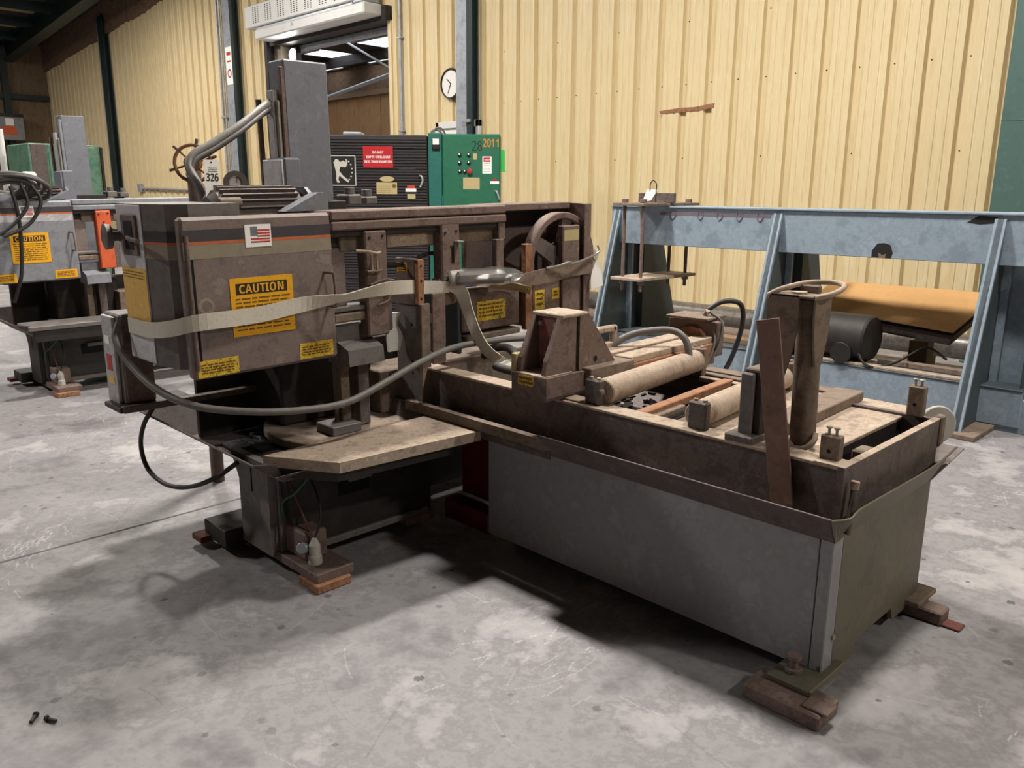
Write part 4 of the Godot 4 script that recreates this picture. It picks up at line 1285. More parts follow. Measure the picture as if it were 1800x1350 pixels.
	tube([Vector3(-1.15, 1.068, -2.15), Vector3(-1.12, 1.088, -2.18), Vector3(-1.08, 1.102, -2.25), Vector3(-1.02, 1.105, -2.28), Vector3(-0.975, 1.10, -2.25), Vector3(-0.975, 1.085, -2.19), Vector3(-1.01, 1.072, -2.152)], 0.0075, 8, 6)
	part(vr, "loop", "dusty")
	tube([Vector3(-1.05, 0.655, -2.153), Vector3(-1.03, 0.645, -2.145), Vector3(-1.0, 0.65, -2.15), Vector3(-0.985, 0.668, -2.17), Vector3(-0.995, 0.68, -2.2)], 0.008, 8, 4)
	part(vr, "hook", "dust_brown")
	# vise jaw
	prism([Vector2(-1.998, 0.662), Vector2(-1.99, 0.655), Vector2(-1.84, 0.655), Vector2(-1.832, 0.668), Vector2(-1.832, 0.737), Vector2(-1.998, 0.737)], 2, -1.972, -2.27)
	var vj := part(t, "vise_jaw", "rust_brown")
	b(vj, "jaw_top", "dusty", -1.996, -1.845, 0.737, 0.741, -2.12, -1.975, 0.001)
	for gx in [[-1.985, -1.967], [-1.868, -1.85]]:
		prism([Vector2(-1.985, 0.74), Vector2(-2.14, 0.74), Vector2(-2.14, 0.935), Vector2(-2.06, 0.935), Vector2(-1.992, 0.79)], 0, gx[0], gx[1])
		part(vj, "gusset", "rust_brown")
	b(vj, "face_plate", "jaw_red", -1.975, -1.86, 0.741, 0.93, -2.145, -2.075, 0.003)
	b(vj, "cap_plate", "dusty", -1.99, -1.846, 0.93, 0.943, -2.20, -2.062, 0.003)
	prism([Vector2(-2.152, 0.665), Vector2(-2.37, 0.665), Vector2(-2.36, 0.74), Vector2(-2.20, 0.935), Vector2(-2.152, 0.935)], 0, -1.985, -1.845)
	var jb := part(vj, "jaw_block", "rust_brown")
	cyl(Vector3(-1.846, 0.77, -2.24), Vector3(-1.8445, 0.77, -2.24), 0.011, 12)
	part(vj, "hole", "pit")
	for q in [-1.955, -1.885]:
		bolt(Vector3(q, 0.905, -2.075), Vector3.BACK, 0.009, 0.012)
		part(vj, "bolt", "dusty")
	small_front_label(vj, -1.965, -1.89, 0.70, 0.735, -1.9715)
	b(vj, "shim", "label_cream", -2.015, -1.99, 0.72, 0.80, -2.03, -1.985, 0.002)
	b(t, "slide_plate", "dusty", -1.86, -1.77, 0.65, 0.657, -2.13, -2.07, 0.002)
	# carriage behind the jaw
	b(t, "carriage_bar", "dust_brown", -1.90, -1.805, 0.70, 0.748, -2.42, -2.17, 0.003)
	var cs := Basis(Vector3.UP, 0.06)
	obox(Vector3(-1.925, 0.685, -2.72), Vector3(0.20, 0.09, 0.62), cs, 0.004)
	var ca := part(t, "carriage", "rust_orange")
	for q in [-0.052, 0.052]:
		obox(Vector3(-1.925 + q, 0.742, -2.72), Vector3(0.075, 0.026, 0.62), cs, 0.003)
		part(ca, "rail", "dusty")
	obox(Vector3(-1.955, 0.745, -3.05), Vector3(0.24, 0.15, 0.06), cs, 0.006)
	part(ca, "end_plate", "rust_brown")
	obox(Vector3(-1.96, 0.83, -3.05), Vector3(0.20, 0.012, 0.16), cs, 0.003)
	part(ca, "end_cap", "dust_brown")
	cyl(Vector3(-1.95, 0.72, -3.0), Vector3(-1.955, 0.72, -3.16), 0.075, 20, 0.004)
	part(ca, "cylinder", "rust_orange")
	cyl(Vector3(-1.92, 0.835, -3.06), Vector3(-1.90, 0.86, -3.05), 0.012, 8)
	part(ca, "fitting", "dusty")
	for q in [[-1.90, 0.85, -3.04, -1.84, 0.74, -3.02, -1.85, 0.62, -2.95, -1.90, 0.60, -2.85], [-1.89, 0.855, -3.05, -1.83, 0.80, -3.06, -1.84, 0.66, -3.0, -1.93, 0.58, -2.9]]:
		tube([Vector3(q[0], q[1], q[2]), Vector3(q[3], q[4], q[5]), Vector3(q[6], q[7], q[8]), Vector3(q[9], q[10], q[11])], 0.006, 8)
		part(ca, "wire", "hose_grey")
	tube([Vector3(-1.91, 0.86, -3.06), Vector3(-1.87, 0.895, -3.12), Vector3(-1.82, 0.88, -3.18), Vector3(-1.81, 0.78, -3.18), Vector3(-1.83, 0.62, -3.12), Vector3(-1.86, 0.50, -3.0)], 0.011, 8)
	part(ca, "hose", "rubber_black")
	tube([Vector3(-2.02, 0.74, -2.50), Vector3(-1.96, 0.80, -2.60), Vector3(-1.86, 0.82, -2.70), Vector3(-1.79, 0.79, -2.72), Vector3(-1.76, 0.70, -2.72)], 0.014, 10)
	part(ca, "hose", "hose_grey")
	# slotted stop
	b(t, "slotted_stop", "dusty", -2.02, -1.995, 0.66, 0.775, -2.56, -2.36, 0.003)
	b(t, "slotted_stop", "dusty", -2.02, -1.995, 0.815, 0.84, -2.55, -2.36, 0.006)
	b(t, "slotted_stop", "dusty", -2.02, -1.995, 0.77, 0.84, -2.56, -2.53, 0.006)
	# far disc
	lathe(Vector3(-0.87, 0.618, -2.81), Vector3(0.75, 0.12, 0.66), [Vector2(0, 0), Vector2(0.058, 0), Vector2(0.062, 0.004), Vector2(0.062, 0.008), Vector2(0.058, 0.012), Vector2(0, 0.012)], 36)
	part(t, "end_disc", "disc_white")
	b(t, "disc_bracket", "dust_brown", -0.862, -0.835, 0.56, 0.66, -2.79, -2.755, 0.005)
	b(t, "disc_bracket", "dust_brown", -0.88, -0.85, 0.54, 0.575, -2.82, -2.76, 0.008)
	# bent bar and the left upright
	prism([Vector2(-2.635, -1.988), Vector2(-1.858, -1.988), Vector2(-1.832, -2.02), Vector2(-1.832, -2.055), Vector2(-1.85, -2.055), Vector2(-1.87, -2.02), Vector2(-2.60, -2.02), Vector2(-2.60, -2.06), Vector2(-2.635, -2.06)], 1, 0.478, 0.515)
	part(t, "front_bar", "dust_brown")
	b(t, "front_apron", "steel_dark", -2.60, -1.87, 0.43, 0.478, -2.05, -2.035, 0.002)
	var up := b(t, "upright", "grey_dirty", -2.745, -2.59, 0.45, 0.905, -2.05, -2.035, 0.003)
	b(up, "upright_flange", "dust_brown", -2.59, -2.572, 0.45, 0.91, -2.08, -2.03, 0.003)
	b(up, "rear_flange", "rust_brown", -2.572, -2.562, 0.66, 0.95, -2.15, -2.08, 0.003)
	for q in [0.62, 0.67, 0.82]:
		cyl(Vector3(-2.64, q, -2.035), Vector3(-2.64, q, -2.0335), 0.006, 8)
		part(up, "hole", "pit")
	var pl := b(t, "upright_plate", "rust_brown", -2.73, -2.605, 0.90, 1.088, -2.045, -2.025, 0.004)
	b(pl, "plate_edge", "rust_orange", -2.606, -2.585, 0.905, 1.086, -2.06, -2.026, 0.003)
	for q in [1.06, 1.0, 0.93]:
		cyl(Vector3(-2.585, q, -2.043), Vector3(-2.5838, q, -2.043), 0.005, 8)
		part(pl, "hole", "pit")
	b(pl, "warning_label", "label_yellow", -2.715, -2.65, 1.03, 1.07, -2.025, -2.0235, 0.0)
	lines(1.062, -2.71, -2.655, -2.0235, 4, 0.009, "z", 0.004)
	part(pl, "print", "ink_brown")

func small_front_label(p: Node, x0: float, x1: float, y0: float, y1: float, z: float) -> void:
	b(p, "warning_label", "label_dirty", x0, x1, y0, y1, z, z + 0.001, 0.0)
	lines(y1 - 0.006, x0 + 0.006, x1 - 0.006, z + 0.001, 2, 0.014, "z", 0.008)
	part(p, "print", "ink_brown")

func stand() -> void:
	var t := thing("blue_stand", "long blue grey steel stand with three sloping legs against the yellow wall", "stand", Vector3(-2.8, 0, -5.5))
	var k := 0
	for x in [-4.18, -2.80, -1.44]:
		prism([Vector2(-4.985, 0.03), Vector2(-5.30, 1.215), Vector2(-5.43, 1.215), Vector2(-5.43, 0.03)], 0, x - 0.016, x + 0.016)
		var g := part(t, "leg", "blue_dark")
		prism([Vector2(-5.62, 0.03), Vector2(-5.62, 1.19), Vector2(-5.84, 1.19), Vector2(-6.22, 0.03)], 0, x - 0.016, x + 0.016)
		part(t, "rear_leg", "blue_dark")
		# light rib along the sloping front edge
		hexa([Vector3(x - 0.03, 0.03, -4.985), Vector3(x + 0.03, 0.03, -4.985), Vector3(x + 0.03, 0.03, -5.005), Vector3(x - 0.03, 0.03, -5.005), Vector3(x - 0.03, 1.215, -5.30), Vector3(x + 0.03, 1.215, -5.30), Vector3(x + 0.03, 1.215, -5.32), Vector3(x - 0.03, 1.215, -5.32)])
		part(g, "edge_strip", "blue_paint")
		b(t, "post", "blue_paint", x - 0.06, x + 0.06, 0.03, 0.95, -5.455, -5.43, 0.003)
		b(t, "post", "blue_dark", x - 0.06, x + 0.06, 0.03, 0.95, -5.62, -5.595, 0.003)
		b(t, "post_web", "blue_dark", x - 0.008, x + 0.008, 0.03, 0.95, -5.60, -5.45, 0.0)
		prism([Vector2(x + 0.02, 0.03), Vector2(x + 0.16, 0.03), Vector2(x + 0.02, 0.3)], 2, -5.44, -5.455)
		part(t, "post_gusset", "blue_dark")
		b(t, "foot_pad", "dust_brown", x - 0.27, x + 0.12, 0.0, 0.03, -5.5, -4.93, 0.004)
		b(t, "foot_pad", "dust_brown", x - 0.2, x + 0.12, 0.0, 0.03, -6.3, -5.6, 0.004)
		k += 1
	var bm := b(t, "top_beam", "blue_paint", -4.25, -1.2, 0.955, 1.235, -5.335, -5.315, 0.003)
	b(t, "top_flange", "blue_paint", -4.25, -1.2, 1.235, 1.25, -5.60, -5.30, 0.003)
	b(t, "top_beam_back", "blue_dark", -4.25, -1.2, 0.955, 1.235, -5.60, -5.58, 0.003)
	b(bm, "weld_seam", "seam", -3.78, -2.86, 1.18, 1.205, -5.3152, -5.3142, 0.0)
	for q in [-3.66, -3.42, -3.26, -3.1, -2.94]:
		tube([Vector3(q - 0.018, 1.21, -5.313), Vector3(q - 0.022, 1.18, -5.312), Vector3(q, 1.155, -5.312), Vector3(q + 0.02, 1.18, -5.312), Vector3(q + 0.016, 1.21, -5.313)], 0.0035, 6, 4)
		part(bm, "bolt_eye", "seam")
	prism([Vector2(-2.15, 0.96), Vector2(-2.15, 1.0), Vector2(-2.12, 1.045), Vector2(-2.08, 1.05), Vector2(-2.04, 1.04), Vector2(-2.02, 0.99), Vector2(-2.03, 0.957)], 2, -5.3155, -5.314)
	part(bm, "burn_mark", "black")
	prism([Vector2(-2.1, 0.956), Vector2(-2.11, 0.99), Vector2(-2.085, 0.975), Vector2(-2.06, 0.985), Vector2(-2.065, 0.956)], 2, -5.3145, -5.312)
	part(bm, "torn_edge", "rust_brown")
	prism([Vector2(-1.62, 1.19), Vector2(-1.56, 1.23), Vector2(-1.46, 1.225), Vector2(-1.47, 1.19), Vector2(-1.55, 1.18)], 2, -5.3155, -5.314)
	part(bm, "burn_mark", "black")
	b(t, "lower_beam", "blue_paint", -4.3, -1.2, 0.035, 0.245, -5.31, -5.29, 0.003)
	b(t, "lower_flange", "blue_dark", -4.3, -1.2, 0.245, 0.257, -5.55, -5.285, 0.003)
	b(t, "lower_beam_back", "blue_dark", -4.3, -1.2, 0.035, 0.245, -5.56, -5.54, 0.003)
	# end frame at the right
	b(t, "end_plate", "blue_paint", -1.40, -1.21, 0.2, 0.95, -5.50, -5.48, 0.003)
	b(t, "end_plate", "blue_dark", -1.235, -1.215, 0.2, 0.95, -5.48, -5.35, 0.003)
	b(t, "end_plate", "blue_paint", -1.21, -0.95, 0.2, 0.95, -5.52, -5.50, 0.003)
	b(t, "end_sill", "blue_paint", -1.42, -0.9, 0.0, 0.2, -5.48, -5.3, 0.004)
	b(t, "beam_end", "dust_brown", -1.37, -1.0, 1.12, 1.235, -5.36, -5.33, 0.003)
	# clamp with four tie rods over the left end
	var c := thing("rod_clamp", "rusty clamp of two plates and tie rods over the left end of the blue stand", "clamp", Vector3(-3.8, 0.7, -5.25))
	b(c, "top_plate", "dust_brown", -3.98, -3.69, 1.251, 1.272, -5.71, -4.98, 0.003)
	b(c, "bottom_plate", "dusty", -3.97, -3.69, 0.70, 0.722, -5.71, -4.97, 0.003)
	b(c, "top_block", "steel_dark", -3.99, -3.66, 1.272, 1.345, -5.34, -5.31, 0.003)
	for q in [[-3.9, -5.03], [-3.73, -5.03], [-3.76, -5.66], [-3.92, -5.66]]:
		tube([Vector3(q[0], 0.62, q[1]), Vector3(q[0], 1.30, q[1])], 0.014, 10, 1)
		var rd := part(c, "tie_rod", "rust_brown")
		cyl(Vector3(q[0], 1.272, q[1]), Vector3(q[0], 1.30, q[1]), 0.026, 6)
		part(rd, "nut", "rust_brown")
		cyl(Vector3(q[0], 0.67, q[1]), Vector3(q[0], 0.70, q[1]), 0.026, 6)
		part(rd, "nut", "steel_dark")
	# motor behind the middle leg
	var m := thing("black_motor", "black cylindrical motor lying on the lower beam of the blue stand", "motor", Vector3(-2.35, 0.26, -5.45))
	var ax := Vector3(1, 0, 0.05).normalized()
	lathe(Vector3(-2.66, 0.425, -5.44), ax, [Vector2(0, 0), Vector2(0.14, 0), Vector2(0.15, 0.02), Vector2(0.15, 0.22), Vector2(0.143, 0.225), Vector2(0.143, 0.235), Vector2(0.15, 0.24), Vector2(0.15, 0.52), Vector2(0.14, 0.535), Vector2(0.0, 0.535)], 32)
	part(m, "body", "steel_black")
	lathe(Vector3(-2.66, 0.425, -5.44), ax, [Vector2(0.151, 0.03), Vector2(0.153, 0.035), Vector2(0.153, 0.21), Vector2(0.151, 0.215)], 32)
	part(m, "band", "tray_metal")
	b(m, "foot", "steel_black", -2.60, -2.18, 0.258, 0.30, -5.50, -5.37, 0.004)
	cyl(Vector3(-2.27, 0.33, -5.30), Vector3(-2.27, 0.33, -5.27), 0.07, 20)
	part(m, "terminal_cover", "black")
	tube([Vector3(-2.17, 0.36, -5.3), Vector3(-2.12, 0.29, -5.28), Vector3(-2.05, 0.265, -5.3), Vector3(-1.95, 0.30, -5.4), Vector3(-1.85, 0.38, -5.6), Vector3(-1.72, 0.32, -5.6)], 0.008, 8)
	part(m, "cable", "rubber_black")
	# orange board and rails
	var pts := [Vector3(-2.75, 0.72, -6.15), Vector3(-1.55, 0.70, -6.15)]
	hexa([Vector3(-2.75, 0.70, -6.15), Vector3(-1.62, 0.70, -6.15), Vector3(-1.72, 0.485, -5.66), Vector3(-2.75, 0.555, -5.66), Vector3(-2.75, 0.706, -6.15), Vector3(-1.62, 0.706, -6.15), Vector3(-1.72, 0.491, -5.66), Vector3(-2.75, 0.561, -5.66)])
	var ob := solo("orange_board", "orange_board", "large orange brown sheet of board leaning behind the black motor in the blue stand", "board")
	hexa([Vector3(-2.72, 0.62, -6.1), Vector3(-1.64, 0.60, -6.1), Vector3(-1.74, 0.40, -5.68), Vector3(-2.72, 0.47, -5.68), Vector3(-2.72, 0.66, -6.1), Vector3(-1.64, 0.64, -6.1), Vector3(-1.74, 0.44, -5.68), Vector3(-2.72, 0.51, -5.68)])
	solo("dark_slab", "steel_dark", "dark slab under the orange board inside the blue stand", "slab")
	for q in [[-2.5, 0.0, 0.40, -5.86, -5.74], [-1.95, 0.0, 0.39, -5.86, -5.74]]:
		box(q[0] - 0.06, q[0] + 0.06, q[1], q[2], q[3], q[4], 0.004)
		solo("wood_block", "wood", "upright wood block propping the dark slab, " + ("behind the black motor" if q[0] < -2.2 else "right of the black motor"), "block")
	box(-2.55, -1.52, 0.2575, 0.275, -5.35, -5.29, 0.003)
	solo("flat_rail", "dusty", "pale flat bar lying on the lower beam of the blue stand under the motor", "bar")
	box(-2.1, -1.5, 0.2575, 0.29, -5.53, -5.46, 0.003)
	solo("brown_bar", "dust_brown", "brown square bar lying behind the pale flat bar on the blue stand", "bar")
	box(-3.7, -2.95, 0.2575, 0.30, -5.52, -5.40, 0.004)
	solo("timber", "wood", "weathered timber lying between the left and middle legs of the blue stand", "timber")

func cabinets() -> void:
	# both cabinets stand turned towards the machines; local x runs along their fronts, local z comes out of them
	XF = Transform3D(Basis(Vector3.UP, 0.7915), Vector3(-6.93, 0, -5.6))
	var t := thing("dust_cabinet", "black cabinet with fine horizontal ribs, a red notice and a dancing figure emblem", "cabinet", XF * Vector3(-0.7, 0, -0.3))
	b(t, "body", "cabinet_black", -1.45, -0.012, 0.0, 1.91, -0.6, -0.012, 0.01)
	for i in 62:
		b(t, "rib", "cabinet_black", -1.44, -0.02, 0.08 + i * 0.0292, 0.096 + i * 0.0292, -0.012, -0.002, 0.002)
	var s := b(t, "red_notice", "label_red", -0.676, -0.366, 1.582, 1.796, -0.002, 0.004, 0.0)
	text(s, "DO NOT", 0.026, Vector3(-0.52, 1.735, 0.0045), "z", "white", 0.115)
	text(s, "EMPTY STEEL DUST", 0.026, Vector3(-0.52, 1.688, 0.0045), "z", "white", 0.25)
	text(s, "INTO TRASH DUMPSTER", 0.026, Vector3(-0.52, 1.641, 0.0045), "z", "white", 0.285)
	# emblem: pale frame, leaping figure, ring of dots
	var em := b(t, "emblem", "black", -1.06, -0.76, 1.40, 1.70, -0.002, 0.002, 0.0)
	b(em, "border", "disc_white", -1.06, -0.755, 1.694, 1.704, 0.001, 0.004, 0.0)
	b(em, "border", "disc_white", -1.06, -0.755, 1.394, 1.404, 0.001, 0.004, 0.0)
	b(em, "border", "disc_white", -0.765, -0.755, 1.394, 1.704, 0.001, 0.004, 0.0)
	var fig := [Vector2(-8.70, 1.66), Vector2(-8.66, 1.70), Vector2(-8.61, 1.69), Vector2(-8.58, 1.66), Vector2(-8.52, 1.68), Vector2(-8.47, 1.66), Vector2(-8.46, 1.70), Vector2(-8.44, 1.69), Vector2(-8.44, 1.63), Vector2(-8.48, 1.60), Vector2(-8.57, 1.61), Vector2(-8.60, 1.56), Vector2(-8.53, 1.50), Vector2(-8.45, 1.46), Vector2(-8.41, 1.43), Vector2(-8.44, 1.42), Vector2(-8.52, 1.46), Vector2(-8.60, 1.50), Vector2(-8.62, 1.45), Vector2(-8.59, 1.42), Vector2(-8.64, 1.415), Vector2(-8.66, 1.45), Vector2(-8.655, 1.53), Vector2(-8.68, 1.60)]
	var f2 := []
	for q in fig:
		f2.append(Vector2(-0.985 + (q.x + 8.70) * 0.55, 1.425 + (q.y - 1.415) * 0.85))
	prism(f2, 2, 0.002, 0.004)
	part(em, "figure", "disc_white")
	for i in 7:
		var a := -0.9 + i * 0.36
		cyl(Vector3(-0.88 + cos(a) * 0.085, 1.55 + sin(a) * 0.115, 0.002), Vector3(-0.88 + cos(a) * 0.085, 1.55 + sin(a) * 0.115, 0.004), 0.009, 8, 0.0)
		part(em, "dot", "disc_white")
	var ov := []
	for i in 24:
		ov.append(Vector2(-0.433 + cos(TAU * i / 24.0) * 0.075, 1.467 + sin(TAU * i / 24.0) * 0.028))
	prism(ov, 2, -0.002, 0.003)
	part(t, "oval_label", "label_cream")
	b(t, "info_label", "label_cream", -0.546, -0.33, 1.313, 1.432, -0.002, 0.003, 0.0)
	lines(1.405, -0.535, -0.39, 0.003, 5, 0.018, "z", 0.004)
	cyl(Vector3(-0.36, 1.395, 0.003), Vector3(-0.36, 1.395, 0.004), 0.022, 14, 0.0)
	part(t, "print", "ink_brown")
	b(t, "danger_label", "white", -0.243, -0.13, 1.338, 1.373, -0.002, 0.003, 0.0)
	b(t, "danger_label", "ink_red", -0.225, -0.145, 1.373, 1.403, -0.002, 0.003, 0.0)
	b(t, "small_label", "label_cream", -0.225, -0.14, 1.268, 1.315, -0.002, 0.003, 0.0)
	for q in [1.78, 1.565]:
		b(t, "louver", "tray_metal", -0.31, -0.13, q, q + 0.005, -0.002, 0.006, 0.0)
	tube([Vector3(-0.09, 1.50, 0), Vector3(-0.07, 1.495, 0.025), Vector3(-0.06, 1.45, 0.025), Vector3(-0.085, 1.385, 0.02)], 0.011, 8)
	part(t, "handle", "galv")
	box(-0.90, -0.71, 1.91, 1.945, -0.35, -0.1, 0.01)
	solo("metal_lid", "galv", "flat metal lid lying on top of the black ribbed cabinet", "lid")
	# green control cabinet
	var g := thing("control_cabinet", "green control cabinet with buttons, number 28 and orange 2011", "cabinet", XF * Vector3(0.4, 0, -0.25))
	b(g, "body", "green_box", 0.142, 0.75, 0.0, 1.925, -0.5, -0.02, 0.01)
	var dr := b(g, "door", "green_box", 0.152, 0.742, 0.4, 1.915, -0.02, 0, 0.006)
	b(g, "meter_panel", "green_box_teal", 0.0, 0.14, 0.0, 1.93, -0.5, -0.006, 0.006)
	b(g, "meter", "black", 0.044, 0.124, 1.765, 1.88, -0.006, 0.02, 0.008)
	b(g, "meter_face", "white", 0.052, 0.116, 1.815, 1.873, 0.02, 0.0215, 0.0)
	text(dr, "28", 0.10, Vector3(0.508, 1.805, 0.0005), "z", "black", 0.105, false)
	text(dr, "2011", 0.085, Vector3(0.655, 1.836, 0.0005), "z", "number_orange", 0.165)
	for q in [[0.328, 1.716], [0.422, 1.717], [0.327, 1.636], [0.422, 1.637], [0.332, 1.55], [0.38, 1.55]]:
		lathe(Vector3(q[0], q[1], 0), Vector3.BACK, [Vector2(0.02, 0), Vector2(0.02, 0.012), Vector2(0.013, 0.018), Vector2(0, 0.02)], 14)
		var bt := part(dr, "button", "black")
		cyl(Vector3(q[0] - 0.003, q[1] + 0.005, 0.016), Vector3(q[0] - 0.003, q[1] + 0.005, 0.022), 0.009, 10)
		part(bt, "lens", "white")
	lathe(Vector3(0.433, 1.551, 0), Vector3.BACK, [Vector2(0.016, 0), Vector2(0.016, 0.02), Vector2(0.026, 0.024), Vector2(0.024, 0.036), Vector2(0, 0.04)], 18)
	part(dr, "stop_button", "label_red")
	b(dr, "tag_plate", "label_cream", 0.468, 0.505, 1.668, 1.73, 0, 0.002, 0.0)
	b(dr, "danger_label", "paper", 0.564, 0.66, 1.528, 1.70, 0, 0.002, 0.0)
	b(dr, "danger_header", "label_red", 0.575, 0.648, 1.645, 1.69, 0.002, 0.0026, 0.0)
	text(dr, "DANGER", 0.014, Vector3(0.612, 1.667, 0.003), "z", "white", 0.056)
	lines(1.63, 0.575, 0.65, 0.002, 6, 0.016, "z", 0.004)
	part(dr, "print", "ink_brown")
	b(dr, "info_plate", "label_cream", 0.362, 0.535, 1.367, 1.487, 0, 0.002, 0.0)
	b(dr, "warning_label", "paper", 0.645, 0.737, 1.425, 1.452, 0, 0.002, 0.0)
	prism([Vector2(0.662, 1.455), Vector2(0.722, 1.455), Vector2(0.692, 1.485)], 2, 0, 0.002)
	part(dr, "warning_label", "label_red")
	tube([Vector3(0.70, 1.35, 0), Vector3(0.715, 1.345, 0.025), Vector3(0.73, 1.30, 0.025), Vector3(0.74, 1.265, 0.01)], 0.011, 8)
	part(dr, "handle", "galv")
	for y in [1.2, 0.6]:
		cyl(Vector3(0.147, y, -0.002), Vector3(0.147, y + 0.1, -0.002), 0.01, 10)
		part(g, "hinge", "green_box")
	for q in [[0.0, 0.0], [0.03, 0.02]]:
		tube([Vector3(q[0], 1.925, -0.2), Vector3(q[0] + 0.035, 1.97 + q[1], -0.2), Vector3(q[0] + 0.095, 1.97 + q[1], -0.22), Vector3(q[0] + 0.14, 1.925, -0.24)], 0.01, 8)
		part(g, "cable_loop", "hose_grey")
	hexa([Vector3(0.752, 1.55, -0.06), Vector3(0.80, 1.54, -0.05), Vector3(0.80, 1.54, -0.052), Vector3(0.752, 1.55, -0.062), Vector3(0.752, 1.775, -0.06), Vector3(0.795, 1.76, -0.05), Vector3(0.795, 1.76, -0.052), Vector3(0.752, 1.775, -0.062)])
	solo("green_tape", "tape_green", "bright green strip of tape sticking out beside the green control cabinet", "tape")
	XF = Transform3D.IDENTITY

func far_left() -> void:
	var t := thing("green_machine", "worn green machine cabinet standing far behind the second band saw", "machine", Vector3(-10.4, 0, -3.0))
	b(t, "body", "green_machine", -10.8, -10.0, 0.0, 1.815, -3.4, -2.69, 0.01)
	b(t, "dark_panel", "steel_dark", -10.0, -9.99, 0.2, 1.805, -2.86, -2.71, 0.002)
	b(t, "side_door", "green_machine", -10.0, -9.985, 0.2, 1.79, -3.38, -2.88, 0.004)
	b(t, "edge", "steel_black", -10.02, -9.98, 0.1, 1.80, -3.43, -3.405, 0.003)
	var e := thing("electric_box", "grey electrical box with an orange label on the brown end wall", "electrical box", Vector3(-26.4, 2.6, -6.4))
	b(e, "box", "grey_second", -26.399, -26.1, 2.62, 3.28, -7.0, -5.6, 0.01)
	b(e, "lid_edge", "steel_black", -26.1, -26.08, 3.22, 3.3, -7.0, -5.6, 0.005)
	b(e, "warning_label", "orange_paint", -26.1, -26.095, 2.75, 2.98, -6.8, -6.45, 0.0)
	b(e, "paper_label", "paper", -26.1, -26.095, 3.0, 3.18, -6.75, -6.55, 0.0)
	var d := thing("vent_duct", "round metal duct elbow high under the ceiling by the end wall", "duct", Vector3(-20.0, 3.9, -4.0))
	cyl(Vector3(-20.0, 3.93, -3.75), Vector3(-20.0, 4.35, -3.75), 0.22, 20)
	part(d, "pipe", "galv")
	cyl(Vector3(-20.0, 4.35, -3.75), Vector3(-20.0, roof_y(-20), -3.75), 0.08, 14)
	part(d, "stem", "galv")
	# pale upright pole at the left edge
	tube([Vector3(-11.0, 0.0, -2.69), Vector3(-11.0, 2.0, -2.69)], 0.035, 10, 1)
	solo("pale_pole", "hood_white", "slim pale pole standing at the left edge behind the cable coil", "pole")

